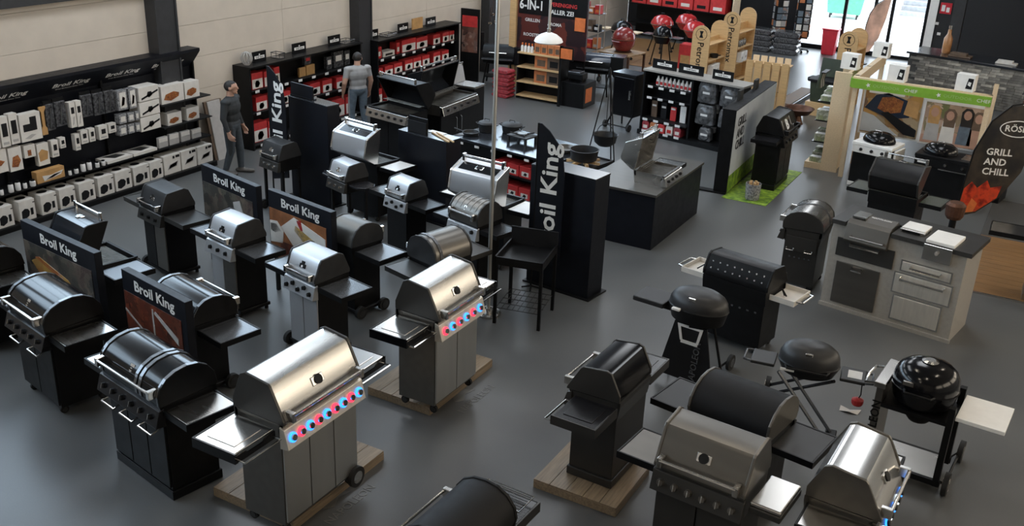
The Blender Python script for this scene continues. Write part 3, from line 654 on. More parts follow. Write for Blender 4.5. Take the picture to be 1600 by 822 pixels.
# ------------------------------------------------------------------ black display towers
def tower(label, x0, x1, y0, y1, h, rz, foot=True):
    t = thing('display_tower', label, 'display wall', ((x0 + x1)/2, (y0 + y1)/2, 0), R(rz), 'black display towers')
    w, d = x1 - x0, y1 - y0
    box('body', 'black_navy', t, -w/2, w/2, -d/2, d/2, .02, h - .02, bevel=.004)
    box('top_panel', 'black_top', t, -w/2 - .005, w/2 + .005, -d/2 - .005, d/2 + .005, h - .02, h, bevel=.003)
    box('base_plate', 'black', t, -w/2 - .03, w/2 + .05, -d/2 - .05, d/2 + .05, 0, .02)
    return t
tower('black display tower behind the small dark grill with its flag', -11.32, -10.33, 12.52, 12.78, 1.75, -10)
t3 = tower('black display tower with brochures and wooden sticks on top', -9.32, -8.28, 12.90, 13.25, 1.42, -8)
tower('black display tower behind the black feather flag, near the walkway', -6.15, -5.12, 11.62, 12.0, 1.75, -6)
t = thing('display_board', 'black display board standing on the tower beside the first feather flag', 'board', (-11.05, 12.66, 1.75), R(-10))
box('panel', 'black_navy', t, -.28, .28, -.03, .0, .0, .22, bevel=.004); box('foot', 'black', t, -.28, .28, -.05, .05, 0, .015)
t = thing('brochure_holder', 'upright black folder on top of the display tower', 'folder', (-8.95, 13.0, 1.42), R(-8))
box('back', 'black', t, -.20, .20, -.02, .0, 0, .26, bevel=.004); box('front', 'black_matte', t, -.20, .20, -.05, -.035, 0, .20, bevel=.004); box('base', 'black', t, -.20, .20, -.05, .0, 0, .012)
for i in range(2):
    o = B().box(-.30, .30, -.012, .012, 0, .02).obj('wooden_stick', 'pine_h', None, loc=(-8.52 + .06 * i, 12.98 + .04 * i, 1.42), rz=R(-30)); tag(o, ['front', 'rear'][i] + ' pale wooden stick lying on the tower with the folder', 'stick')
o = tag(B().box(-.16, .16, -.07, .05, 0, .008).obj('brochure', 'label_white', None, loc=(-8.72, 13.20, 1.42), rz=R(-8)), 'white brochure lying next to the wooden sticks on tower', 'brochure')

def blackflag(label, x, y, rz, h, w, txt, s=1.):
    t = thing('feather_flag', label, 'flag', (x, y, 0), R(rz), 'black feather flags')
    base = B()
    for k in range(4):
        a = k * PI/2 + .4; base.cyl((0, 0, .04), (.13 * math.cos(a), .13 * math.sin(a), .015), .012)
    base.obj('base', 'black', t)
    pole = [(0, 0, .02), (0, 0, h * .8)] + [(w * .92 * (1 - math.cos(a)) * .9, 0, h * .8 + h * .2 * math.sin(a)) for a in [PI/2 * k / 6 for k in range(1, 7)]]
    # sail: straight pole edge on the right, curve falling to the left at the top
    pts = [(0, .35), (w, .45), (w, h * .72), (w * .92, h * .82), (w * .72, h * .90), (w * .4, h * .965), (w * .12, h), (0, h)]
    B().tube([(0, 0, .02), (0, 0, h)], .014).obj('pole', 'black', t)
    feather(t, pts, 'black_navy', .016)
    text(txt, w * .80, t, (w * .50, -.010, h * .56), (PI/2, -PI/2, 0), 'lettering', bold=.02, xs=1.2, ex=.001)
    return t
blackflag('black feather flag with white vertical lettering near the wall shelf', -11.46, 12.28, -6, 2.28, .40, 'Broil King')
blackflag('black feather flag with white vertical lettering by the walkway tower', -5.98, 11.47, 2, 2.40, .42, 'Broil King')
# "GRILL AND CHILL" feather flag at the right edge
t = thing('feather_flag', 'feather flag with wood print, flames and white grill lettering at right edge', 'flag', (-1.18, 17.35, 0), R(20))
B().lathe([(.28, 0), (.28, .03), (.04, .06)], n=16).obj('base', 'black', t)
pts = [(0, .35), (.30, .45), (.62, .75), (.86, 1.2), (.95, 1.75), (.92, 2.15), (.75, 2.3), (.50, 2.25), (.25, 2.0), (.08, 1.5)]
B().tube([(0, 0, .02), (0, 0, .5), (.08, .0, 1.5), (.25, 0, 2.0), (.5, 0, 2.27), (.75, 0, 2.33)], .014).obj('pole', 'black', t)
c = feather(t, pts, 'wood_flag', .016)
B().prism([(.02, .42), (.30, .48), (.58, .74), (.62, .95), (.45, .90), (.38, 1.02), (.25, .88), (.15, .98), (.05, .85)], -.014, -.008, 'y').obj('flame_print', 'flame_print', c)
B().prism([(.12, .44), (.26, .47), (.30, .62), (.2, .7)], -.018, -.014, 'y').obj('flame_core', 'orange', c)
for i, s_ in enumerate(('GRILL', 'AND', 'CHILL')): text(s_, .155, t, (.26 + .0 * i, -.016, 1.50 - i * .165), (PI/2, 0, 0), bold=.02, align='LEFT', name='lettering')
text('RÖSLE', .14, t, (.66, -.016, 1.90), (PI/2, 0, 0), bold=.02)
B().tube([(.66 + .27 * math.cos(a), -.014, 1.90 + .13 * math.sin(a)) for a in [2 * PI * k / 24 for k in range(24)]], .008, 6, closed=True).obj('logo_ring', 'lettering', t)

# ------------------------------------------------------------------ wall shelf of the left wall
rk = thing('product_rack', 'long black wall rack with printed header under the first column', 'shelf', (X0 + .02, 0, 0))
YA, YB = 5.4, 13.06
box('back_panel', 'black_navy', rk, .0, .05, YA, YB, 0, 2.05)
B().prism([(.05, 1.82), (.30, 2.12), (.30, 2.17), (.0, 2.17), (.0, 1.82)], YA, YB, 'y').obj('header', 'black_navy', rk)
box('base_plinth', 'black', rk, .05, .52, YA, YB, 0, .10)
for z, d in ((.585, .44), (.10, .54)): box('shelf_board', 'black_matte', rk, .05, d, YA, YB - .02, z - .025, z - .001)
for z in (1.325, .925): box('shelf_board', 'black_matte', rk, .05, .42, 11.98, YB + .06, z - .02, z - .001)
for y in (YA, 7.25, 9.1, 11.0, YB - .04): box('upright', 'black', rk, .05, .12, y, y + .04, 0, 2.0)
for y in (7.9, 9.25, 10.4, 11.42, 12.4):
    rot = Matrix(((0, .64, .77), (1, 0, 0), (0, .77, -.64))).to_euler()
    text('Broil King', .125, rk, (.182, y, 1.973), rot, 'lettering', bold=.015, xs=1.4, shear=.15)
    text('Great Barbecues Every Time', .036, rk, (.125, y, 1.905), rot, 'lettering', xs=1.25)
SX = X0
CT = {}
def carton(name, label, cat, y0, y1, z0, z1, xf, depth, mat, prints=(), group=None, ex=None):
    """box whose printed front faces +X. xf = front plane; prints: (mat, u0,u1,v0,v1) fractions or polygon lists"""
    w, h = y1 - y0, z1 - z0
    t = thing(name, label, cat, (xf, (y0 + y1)/2, z0), 0, group)
    box('carton', mat, t, -depth, 0, -w/2 + .004, w/2 - .004, 0, h, bevel=.003)
    for pr in prints:
        if isinstance(pr[1], (tuple, list)):
            B().prism([(-w/2 + w * u, h * v) for u, v in pr[1]], .0, .004, 'x').obj('print', pr[0], t)
        else:
            box('print', pr[0], t, 0, .004, -w/2 + w * pr[1], -w/2 + w * pr[2], h * pr[3], h * pr[4])
    return t
def row(name, cat, fmt, items, xf, depth, mat, prints, group):
    n = len(items)
    for i, (a, b, c, d) in enumerate(items):
        carton(name, fmt % nth(i, n), cat, a, b, c, d, xf, depth, mat(i) if callable(mat) else mat, prints(i) if callable(prints) else prints, group)
cover_print = [('black_matte', [(.12, .16), (.30, .10), (.55, .20), (.62, .42), (.52, .56), (.34, .60), (.14, .50)]), ('black_matte', .68, .84, .22, .56), ('black_matte', .86, 1.0, .80, .84)]
bot = [[8.58,8.85],[8.95,9.23],[9.33,9.62],[9.67,9.97],[10.04,10.35],[10.41,10.73],[10.76,11.1],[11.14,11.49],[11.5,11.79]]
bot = [[7.78, 8.1], [8.18, 8.48]] + bot
nb = len(bot)
for i, (a, b) in enumerate(bot):
    t = carton('cover_box', '%s pale cover box on the bottom board of the wall rack' % nth(i, nb), 'box', a, b, .10, .425, -13.58, .30, 'white_card', cover_print, 'pale cover boxes on the bottom board')
    B().lathe([(.085, 0), (.085, .003)], c=(-.15, 0, .325), n=18, sx=.8).obj('lid_print', 'black_matte', t)
row('griddle_box', 'box', '%s pale box with a grey grid print, bottom right of wall rack', [[11.83,12.22,.10,.44],[12.24,12.60,.10,.44],[12.63,13.0,.10,.43]], -13.60, .25, 'white_card', [('grey_card', [(.2, .25), (.75, .35), (.85, .62), (.35, .52)]), ('charcoal', [(.26, .30), (.72, .38), (.80, .58), (.38, .49)]), ('black_matte', .72, .95, .80, .93), ('black_matte', .55, .66, .78, .92)], 'grid print boxes')
row('tool_box', 'box', '%s tall white box with dark window hanging on the wall rack', [[8.55,8.73,1.27,1.72],[8.75,8.92,1.27,1.72],[8.94,9.09,1.27,1.73],[9.1,9.25,1.28,1.75]], -13.72, .10, 'white_card', [('black_matte', .22, .80, .34, .78), ('grey_card', .2, .8, .08, .16)], 'tall tool boxes')
carton('tool_set_box', 'wide white box with a stepped dark window, top row of wall rack', 'box', 9.27, 9.64, 1.27, 1.70, -13.72, .12, 'white_card', [('black_matte', [(.15, .36), (.78, .36), (.78, .86), (.48, .86), (.48, .62), (.15, .62)]), ('grey_card', [(.15, .12), (.4, .08), (.7, .2), (.5, .24)])])
t = thing('wooden_scraper', 'golden wooden scraper hanging on the wall rack by the wide box', 'scraper', (-13.76, 9.70, 1.30))
B().prism([(-.05, 0), (.05, 0), (.05, .1), (.025, .14), (.025, .36), (.06, .42), (.06, .45), (-.06, .45), (-.06, .42), (-.025, .36), (-.025, .14), (-.05, .1)], 0, .025, 'x').obj('blade', 'kraft', t, bevel=.004)
B().tube([(.012, 0, .45), (.012, .02, .49), (.012, -.02, .49)], .005, 6, closed=True).obj('hang_loop', 'black', t)
for i, (a, b, c, d) in enumerate([[9.76,9.91,1.34,1.76],[9.93,10.13,1.37,1.77],[10.43,10.63,1.42,1.78],[10.66,10.86,1.4,1.77],[10.88,11.07,1.4,1.77]]):
    t = thing('utensil_pack', '%s dark plastic utensil pack hanging in the top row' % nth(i, 5), 'packaging', (-13.80, (a + b)/2, c), 0, 'hanging utensil packs')
    w, h = b - a, d - c
    box('blister', 'clear_dark', t, 0, .05, -w/2, w/2, 0, h, bevel=.012); box('header_card', 'black', t, -.005, .02, -w/2, w/2, h, h + .05)
    B().tube([(.06, -.02, h * .1), (.06, .02, h * .85)], .012, 6).obj('utensil', 'shelf_grey', t)
row('tube_box', 'box', '%s of the two narrow tall white boxes in the top row', [[10.17,10.28,1.31,1.72],[10.29,10.40,1.3,1.72]], -13.72, .10, 'white_card', [('black_matte', .25, .75, .55, .80), ('grey_card', [(.3, .1), (.5, .15), (.7, .45), (.5, .4)])], 'narrow tall boxes')
R3 = [[8.76,9.0,.89,1.25],[9.02,9.25,.86,1.23],[9.29,9.49,1.01,1.21],[9.51,9.72,.83,1.18],[9.77,9.9,.91,1.18],[9.93,10.04,1.02,1.19],[10.21,10.31,.92,1.19],[10.33,10.47,1.0,1.22],[10.49,10.61,1.0,1.22],[10.68,10.86,.99,1.22],[10.88,11.04,1.06,1.22]]
pr3 = {0: [('roast', [(.1, .35), (.5, .3), (.8, .45), (.5, .55)])], 1: [('roast', [(.15, .2), (.6, .15), (.85, .4), (.7, .65), (.3, .6)])], 2: [('roast', .3, .6, .15, .6)], 3: [('kraft', [(.15, .2), (.8, .25), (.9, .6), (.4, .75), (.1, .6)])]}
row('accessory_box', 'box', '%s small white accessory box in the middle row of wall rack', R3, -13.74, .09, 'white_card', lambda i: pr3.get(i, [('black_matte', .3, .75, .4, .75), ('grey_card', .2, .8, .12, .22)]), 'small accessory boxes, middle row')
row('clear_pack', 'packaging', '%s of the two tall clear packs beside the stacked rotisserie boxes', [[11.11,11.31,1.4,1.73],[11.34,11.50,1.39,1.73]], -13.72, .12, 'clear_pack', [('white_card', .2, .85, .1, .9), ('roast', [(.3, .2), (.6, .25), (.75, .6), (.5, .7)])], 'clear packs')
SM = [[11.08,11.24,1.18,1.34],[11.26,11.40,1.18,1.33],[11.42,11.50,1.18,1.33],[11.06,11.22,.98,1.15],[11.24,11.38,.98,1.14],[11.40,11.50,.98,1.13]]
for i, (a, b, c, d) in enumerate(SM):
    carton('clear_pack', '%s small clear pack in the %s row below the tall clear packs' % (('left', 'middle', 'right')[i % 3], ('upper', 'lower')[i // 3]), 'packaging', a, b, c, d, -13.70, .12, 'clear_pack', [('white_card', .2, .8, .2, .75)], 'small clear packs')
for i, (a, b, c, d) in enumerate([[11.53,11.97,1.47,1.71],[11.52,11.96,1.21,1.455],[11.51,11.95,.95,1.195]]):
    carton('rotisserie_box', '%s of the three stacked white boxes with black motor print' % ('topmost', 'middle', 'lowest')[i], 'box', a, b, c, d, -13.70, .26, 'white_card', [('black_matte', [(.12, .10), (.95, .55), (.95, .68), (.12, .24)]), ('black_matte', [(.38, .32), (.5, .2), (.66, .36), (.62, .62), (.45, .62)])], 'stacked rotisserie boxes')
for i, (a, b, c, d, lb) in enumerate([[12.03,12.55,1.325,1.64,'large white box with a roast photograph on the upper right board'],[12.57,12.92,1.325,1.62,'narrower white box with a roast photograph at the shelf end'],[12.12,12.45,.925,1.14,'small dark box with round food photo below the roast boxes'],[12.57,12.87,.925,1.15,'small dark box with food photo at the right rack end']]):
    carton('roast_box', lb, 'box', a, b, c, d, -13.72, .2, 'white_card', [('roast', [(.1, .25), (.4, .12), (.75, .3), (.78, .5), (.55, .62), (.2, .52)])], 'food photo boxes')
row('bracket_card', 'packaging', '%s grey clip card above the grid print boxes', [[11.84,12.05,.585,.77],[12.08,12.31,.585,.78],[12.35,12.57,.585,.77],[12.61,12.84,.585,.75]], -13.68, .06, 'grey_card', [('white_card', .05, .95, .55, .95)], 'clip cards')
BT = [[8.73,8.8,.69],[8.88,8.97,.74],[9.0,9.09,.74],[9.13,9.2,.69],[9.25,9.35,.69],[9.95,10.01,.68],[10.06,10.14,.68],[10.19,10.28,.74],[10.31,10.4,.74],[10.47,10.55,.68],[10.59,10.67,.68]]
for i, (a, b, d) in enumerate(BT):
    t = thing('spice_jar', '%s small pale labelled jar on the low board of wall rack' % nth(i, len(BT)), 'jar', (-13.66, (a + b)/2, .585), 0, 'small labelled jars')
    r = (b - a)/2 - .004; h = d - .585
    B().lathe([(r * .9, 0), (r, .01), (r, h * .7), (r * .7, h * .82)], n=10).obj('glass', 'label_white', t, smooth=True); B().cyl((0, 0, h * .82), (0, 0, h), r * .75, n=10).obj('lid', 'black', t)
carton('plank_box', 'orange and brown box lying on the low board of the wall rack', 'box', 9.38, 9.89, .585, .77, -13.66, .12, 'kraft', [('white_card', [(.25, .1), (.85, .35), (.95, .7), (.5, .5), (.2, .6)]), ('roast', [(.3, .2), (.55, .25), (.9, .55), (.6, .5)])])
for i, (a, b) in enumerate([[10.70, 11.22], [11.25, 11.76]]):
    t = thing('flat_box', '%s of two flat white boxes lying on the low board' % ('left', 'right')[i], 'box', (-13.64, (a + b)/2, .585), 0, 'flat boxes lying')
    w = b - a; box('carton', 'white_card', t, -.30, 0, -w/2, w/2, 0, .05, bevel=.003); B().prism([(-.26, -w * .3), (-.06, -w * .1), (-.10, w * .35), (-.24, w * .2)], .05, .053, 'z').obj('print', 'charcoal', t)

# ------------------------------------------------------------------ second wall shelf (red and white boxes)
def rack2(label, ya, yb, h, levels):
    t = thing('product_rack', label, 'shelf', (X0 + .02, 0, 0))
    box('back_panel', 'black', t, 0, .04, ya, yb, 0, h)
    for y in (ya, yb - .04): box('side_panel', 'black', t, .04, .42, y, y + .04, 0, h)
    box('top_board', 'black', t, .0, .46, ya, yb, h, h + .03)
    for z, d in levels: box('shelf_board', 'black_matte', t, .04, d, ya + .04, yb - .04, z - .02, z - .001)
    n = int((yb - ya) / .42)
    for z, d in levels:
        for i in range(n):
            box('price_tag', 'label_white', t, d, d + .006, ya + .2 + i * .42, ya + .31 + i * .42, z - .05, z + .0)
    return t
rack2('black wall rack of red boxes left of the second column', 14.14, 17.62, 1.62, ((.10, .42), (.72, .36), (1.16, .36)))
rack2('black wall rack of red boxes right of the second column', 18.20, 21.62, 1.56, ((.10, .42), (.70, .36), (1.14, .36)))
def redbox(i, n, a, b, c, d, where, depth=.2, xf=-13.78, big=False):
    return carton('red_box', '%s red and white box %s' % (nth(i, n), where), 'box', a, b, c, d, xf, depth, 'red_card',
                  [('white_card', .04, .96, .04, .62), ('charcoal' if not big else 'black_matte', [(.3, .14), (.55, .10), (.72, .30), (.62, .52), (.4, .54), (.28, .36)])] + ([('red_card', [(.44, .26), (.54, .26), (.54, .36), (.44, .36)])] if big else []), 'red topped boxes')
def rr(items, where, **k):
    for i, it in enumerate(items): redbox(i, len(items), *it, where, **k)
rr([[14.32,14.63,1.16,1.48],[14.67,14.92,1.16,1.46],[14.95,15.12,1.16,1.5]], 'on the top board behind the man in black')
rr([[14.40,14.72,.72,1.0],[14.78,14.98,.72,.97],[15.1,15.4,.72,.97],[15.5,15.8,.72,.97]], 'in the middle row beside the black flag')
rr([[14.29,14.68,.10,.49],[14.71,14.98,.10,.45]], 'on the bottom board near the person in black', big=True)
rr([[16.02,16.34,.72,.98],[16.42,16.73,.72,.98],[16.88,17.2,.72,.96]], 'in the row left of the man in grey')
rr([[16.70,17.14,.10,.50],[17.18,17.50,.10,.48]], 'standing low beside the person in grey', big=True)
rr([[19.3,19.88,1.14,1.43],[19.9,20.38,1.14,1.40]], 'with plank picture, top board', depth=.18)
rr([[20.62,20.93,1.14,1.38],[21.04,21.33,1.14,1.38],[21.35,21.57,1.14,1.37]], 'at the right end of the top board')
rr([[18.27,18.56,.70,.92],[18.63,18.95,.70,.92],[19.0,19.32,.70,.93],[19.43,19.75,.70,.94],[19.78,20.11,.70,.94],[20.16,20.47,.70,.94],[20.64,20.94,.70,.94],[21.02,21.33,.70,.93]], 'in the middle row after the second column')
rr([[18.24,18.52,.10,.45],[18.70,19.10,.10,.52],[19.56,19.95,.10,.48],[20.9,21.5,.10,.46]], 'on the bottom board behind the outdoor kitchen', big=True)
for i, (a, b, c, d) in enumerate([[15.75,15.95,1.16,1.35],[15.97,16.24,1.16,1.37]]):
    carton('wood_plank_pack', '%s brown plank pack leaning on the top board' % ('smaller', 'larger')[i], 'packaging', a, b, c, d, -13.82, .05, 'kraft', [('brown_card', .1, .9, .02, .06)])
for i, (a, b, c, d) in enumerate([[15.97,16.18,1.38,1.56],[16.67,16.85,1.16,1.43],[16.91,17.24,1.16,1.5],[17.28,17.47,1.16,1.48]]):
    carton('blister_pack', '%s dark blister pack hanging above the middle row of red boxes' % nth(i, 4), 'packaging', a, b, c, d, -13.86, .08, 'clear_dark', [('white_card' if i else 'red_card', .2, .8, .4, .75)], 'dark blister packs')
for i, (a, b, c, d) in enumerate([[18.28,18.55,1.14,1.40],[18.60,19.05,1.14,1.26],[18.87+.25,19.25,1.14,1.40]]):
    carton('mixed_box', ('red and white opened box behind the head of the man in grey', 'pale tray box on the top board', 'small red box hanging behind the pale tray box')[i], 'box', a, b, c, d, -13.80, .2, ('red_card', 'white_card', 'red_card')[i], [('white_card' if i != 1 else 'charcoal', .2, .8, .2, .6)])
for i, (a, b) in enumerate([[14.51,14.89],[15.66,16.08],[16.8,17.2],[18.18,18.56],[19.33,19.74],[20.49,20.91]]):
    z0 = 1.65 if i < 3 else 1.59
    t = thing('brand_plate', '%s small black name plate on top of the red box racks' % nth(i, 6), 'sign', (-13.9, (a + b)/2, z0), 0, 'small black name plates')
    w = b - a; box('plate', 'black', t, -.02, 0, -w/2, w/2, 0, .20, bevel=.004)
    box('name_field', 'white', t, 0, .003, -w * .36, w * .36, .06, .115)
    text('Grill Guru', .05, t, (.0045, 0, .088), (PI/2, 0, PI/2), 'black', bold=.015, xs=1.05, ex=.0006)
    box('crest', 'white', t, 0, .003, -.015, .015, .125, .15)
o = carton('board_pack', 'square brown wooden board standing on the right rack', 'board', 19.88, 20.32, 1.59, 1.85, -13.88, .03, 'kraft', [('brown_card', .02, .98, .0, .03)])
t = thing('wire_globe', 'grey wire ball ornament on the left end of the red rack', 'ornament', (-13.86, 14.30, 1.65))
for k in range(5):
    a = k * PI / 5; B().tube([(.11 * math.cos(q) * math.cos(a), .11 * math.cos(q) * math.sin(a), .13 + .12 * math.sin(q)) for q in [2 * PI * j / 14 for j in range(14)]], .012, 5, closed=True).obj('wire_ring', 'grey_card', t)
B().lathe([(.06, 0), (.06, .02)], n=12).obj('base', 'grey_card', t)
for i, (y, w, h) in enumerate(((15.2, .16, .10), (17.35, .34, .06), (18.9, .35, .05))):
    t = thing('wire_tray', '%s low grey tray on top of the red box racks' % nth(i, 3), 'tray', (-13.88, y, 1.65 if y < 18 else 1.59), 0)
    box('bottom', 'shelf_grey', t, -.12, .12, -w/2, w/2, 0, .01); B().tube([(-.12, -w/2, h), (.12, -w/2, h), (.12, w/2, h), (-.12, w/2, h)], .008, 6, closed=True).obj('rim', 'shelf_grey', t)
    for sx in (-1, 1):
        for sy_ in (-1, 1): B().cyl((sx * .11, sy_ * (w/2 - .01), 0), (sx * .11, sy_ * (w/2 - .01), h), .006, n=6).obj('post', 'shelf_grey', t)
t = thing('leaning_panel', 'brown edged dark panel leaning on the wall behind the man in black', 'panel', (-13.75, 13.45, 0), 0)
B().prism([(-.06, 0), (-.02, 0), (-.22, 1.1), (-.26, 1.1)], -.22, .22, 'y').obj('panel', 'brown_card', t)
B().prism([(-.018, 0), (.0, 0), (-.20, 1.1), (-.218, 1.1)], -.16, .16, 'y').obj('face', 'grey_card', t)
# ------------------------------------------------------------------ people
def capsule(b, p, q, r1, r2, n=12):
    p, q = Vector(p), Vector(q); d = (q - p); L = d.length; d = d.normalized() if L > 1e-6 else Vector((0, 0, 1))
    u = d.orthogonal().normalized(); w = d.cross(u); rings = []
    for k in range(1, 5): a = -PI/2 + k * PI/2 / 4; rings.append((p + d * r1 * math.sin(a), r1 * math.cos(a)))
    for k in range(0, 4): a = k * PI/2 / 4; rings.append((q + d * r2 * math.sin(a), r2 * math.cos(a)))
    vs = [c + (u * math.cos(2*PI*j/n) + w * math.sin(2*PI*j/n)) * r for c, r in rings for j in range(n)]
    fs = [(i*n + j, i*n + (j+1) % n, (i+1)*n + (j+1) % n, (i+1)*n + j) for i in range(len(rings) - 1) for j in range(n)]
    fs += [tuple(range(n - 1, -1, -1)), tuple(range((len(rings) - 1) * n, len(rings) * n))]
    b.add(vs, fs)
def ellip(b, c, rx, ry, rz, n=14, m=10):
    b.lathe([(math.cos(-PI/2 + PI * k / m) if 0 < k < m else .02, rz * math.sin(-PI/2 + PI * k / m)) for k in range(m + 1)], c, n, rx, ry)
def hand(b, wrist, d, side, toward):
    """relaxed hand: palm, four curled fingers, thumb; d = pointing direction, side = across the palm (towards the thumb), toward = curl direction"""
    w = Vector(wrist); d = Vector(d).normalized(); s = Vector(side).normalized(); c = Vector(toward).normalized()
    for k in range(4):
        o = (k - 1.5) * .019
        capsule(b, w + s * o * .6, w + d * .085 + s * o, .016, .013, 8)
        L = (.062, .072, .076, .066)[k]
        a = w + d * .085 + s * o; e = a + d * L * .55 + c * .012; f_ = e + d * L * .40 + c * .03
        capsule(b, a, e, .0105, .0095, 8); capsule(b, e, f_, .0095, .0085, 8)
    a = w + d * .03 + s * .030; e = a + d * .035 + s * .022 + c * .008; capsule(b, a, e, .013, .011, 8); capsule(b, e, e + d * .03 + c * .012, .011, .009, 8)
def person(label, x, y, rz, h, pose, zones, hair_style):
    k = h / 1.75
    b = B(); J = pose
    capsule(b, J['hipL'], J['kneeL'], .090, .062); capsule(b, J['kneeL'], J['ankL'], .062, .045)
    capsule(b, J['hipR'], J['kneeR'], .090, .062); capsule(b, J['kneeR'], J['ankR'], .062, .045)
    for f_ in ('L', 'R'):
        a = Vector(J['ank' + f_]); t_ = Vector(J['toe' + f_]); capsule(b, (a.x, a.y, .045) , (t_.x, t_.y, .038), .045, .036); capsule(b, a, (a.x, a.y, .05), .045, .045)
        d_ = (Vector((t_.x - a.x, t_.y - a.y, 0))).normalized(); capsule(b, (a.x, a.y, .05), (a.x - d_.x * .05, a.y - d_.y * .05, .042), .044, .040)
    pv = Vector(J['pelvis']); ch = Vector(J['chest']); nk = Vector(J['neck']); hd = Vector(J['head'])
    ellip(b, pv, .175, .125, .15); ellip(b, (pv + ch) / 2, .160, .115, .20); ellip(b, ch, .195, .130, .20); ellip(b, ch + Vector((0, 0, .10)), .185, .11, .11)
    for f_ in ('L', 'R'):
        sh, el, wr = J['sh' + f_], J['el' + f_], J['wr' + f_]
        capsule(b, ch + Vector((0, 0, .13)), sh, .075, .068); capsule(b, sh, el, .062, .046); capsule(b, el, wr, .044, .029)
        dv = (Vector(wr) - Vector(el)).normalized(); hand(b, Vector(wr) + dv * .02, dv, J['thumb' + f_], J['curl' + f_])
    capsule(b, ch + Vector((0, 0, .16)), nk, .065, .056); capsule(b, nk, hd, .055, .055)
    # head: skull, jaw, nose, ears, brow, mouth. face direction J['face']
    fd = Vector(J['face']).normalized(); sd = Vector((fd.y, -fd.x, 0)); ang = math.atan2(fd.y, fd.x)
    hb = B(); ellip(hb, (0, 0, .03), .098, .078, .108); ellip(hb, (.032, 0, -.045), .060, .056, .070)
    ellip(hb, (.098, 0, .0), .016, .013, .026, 8, 6); ellip(hb, (.106, 0, -.012), .014, .016, .012, 8, 6)
    ellip(hb, (.086, 0, -.052), .012, .026, .012, 8, 6); ellip(hb, (.080, 0, -.098), .018, .024, .016, 8, 6)
    for s in (-1, 1): ellip(hb, (-.005, s * .080, .0), .022, .012, .034, 8, 6); ellip(hb, (.078, s * .032, .035), .014, .026, .010, 8, 6)
    hb.xf(Matrix.Translation(hd) @ Matrix.Rotation(ang, 4, 'Z')); b.add(hb.v, hb.f)
    src = bpy.data.objects.new('person_source', b.mesh('person', 'skin')); COL.objects.link(src)
    md = src.modifiers.new('r', 'REMESH'); md.mode = 'VOXEL'; md.voxel_size = .0095; sm = src.modifiers.new('s', 'SMOOTH'); sm.factor = .5; sm.iterations = 4
    dg = bpy.context.evaluated_depsgraph_get(); me = bpy.data.meshes.new_from_object(src.evaluated_get(dg)); bpy.data.objects.remove(src)
    me.materials.clear(); names = ['skin', 'hair', zones['top'], zones['legs'], 'shoe']
    for m_ in names: me.materials.append(MATS[m_])
    el_z = {f_: Vector(J['el' + f_]) for f_ in ('L', 'R')}
    for p in me.polygons:
        c = p.center; i = 2
        hc = c - hd
        if c.z > nk.z + .005 or (hc.length < .2 and c.z > nk.z - .01): i = 0
        if c.z < .10: i = 4
        elif c.z < pv.z + .02 and min((c.xy - Vector(J['wrL']).xy).length, (c.xy - Vector(J['wrR']).xy).length) > .11: i = 3
        # arms
        for f_ in ('L', 'R'):
            sh, el, wr = Vector(J['sh' + f_]), Vector(J['el' + f_]), Vector(J['wr' + f_])
            ax = (wr - el); tt = (c - el).dot(ax) / ax.length_squared
            near = (c - (el + ax * max(0, min(1.9, tt)))).length < .085
            if near and tt > (.93 if zones['sleeve'] == 'long' else -2): i = 0
            ax2 = el - sh; t2 = (c - sh).dot(ax2) / ax2.length_squared
            if zones['sleeve'] == 'short' and t2 > .62 and (c - (sh + ax2 * min(1, t2))).length < .075: i = 0
        # hair
        if hc.length < .2:
            fwd = hc.dot(fd)
            if hc.z > .075 + .35 * max(0, fwd - .01) or (fwd < -.015 and hc.z > -.045 - .3 * fwd * 0) or (abs(hc.dot(sd)) > .05 and fwd < .02 and hc.z > .03): i = 1
            if zones.get('beard') and fwd > .02 and hc.z < -.055: i = 1
            if hc.z < -.10 and fwd < .0 and i == 1: i = 0
        p.material_index = i
    me.polygons.foreach_set('use_smooth', [True] * len(me.polygons))
    o = bpy.data.objects.new('person', me); COL.objects.link(o); o.location = (x, y, 0); o.rotation_euler[2] = rz; o.scale = (k * 1.27, k * 1.27, k)
    tag(o, label, 'person')
    return o
# local frame: +x = right of the body, -y = the way the chest faces
def base_pose(**kw):
    J = dict(hipL=(-.095, 0, .90), kneeL=(-.10, -.01, .48), ankL=(-.105, .03, .09), toeL=(-.12, -.14, .04), hipR=(.095, 0, .90), kneeR=(.10, -.01, .48), ankR=(.105, .03, .09), toeR=(.12, -.14, .04),
             pelvis=(0, 0, .96), chest=(0, -.005, 1.28), neck=(0, -.005, 1.50), head=(0, -.02, 1.635), shL=(-.19, 0, 1.41), shR=(.19, 0, 1.41), elL=(-.245, .02, 1.12), elR=(.245, .02, 1.12), wrL=(-.25, -.05, .87), wrR=(.25, -.05, .87),
             thumbL=(.2, -1, 0), thumbR=(-.2, -1, 0), curlL=(1, -.2, 0), curlR=(-1, -.2, 0), face=(0, -1, 0)); J.update(kw); return J
def turn(J, names, a):
    m = Matrix.Rotation(a, 3, 'Z')
    for n_ in names: J[n_] = tuple(m @ Vector(J[n_]))
    return J
person('dark haired man in a black jacket and dark jeans standing by the wall racks', -12.96, 12.90, R(112), 1.70,
       base_pose(ankL=(-.10, .10, .09), toeL=(-.12, -.06, .04), kneeL=(-.10, .0, .48), kneeR=(.09, -.06, .48), ankR=(.095, -.06, .09), toeR=(.11, -.23, .04), elR=(.24, .01, 1.12), wrR=(.235, -.07, .88), face=(.25, -1, -.05)),
       dict(top='jacket', legs='denim_dark', sleeve='long'), 'short')
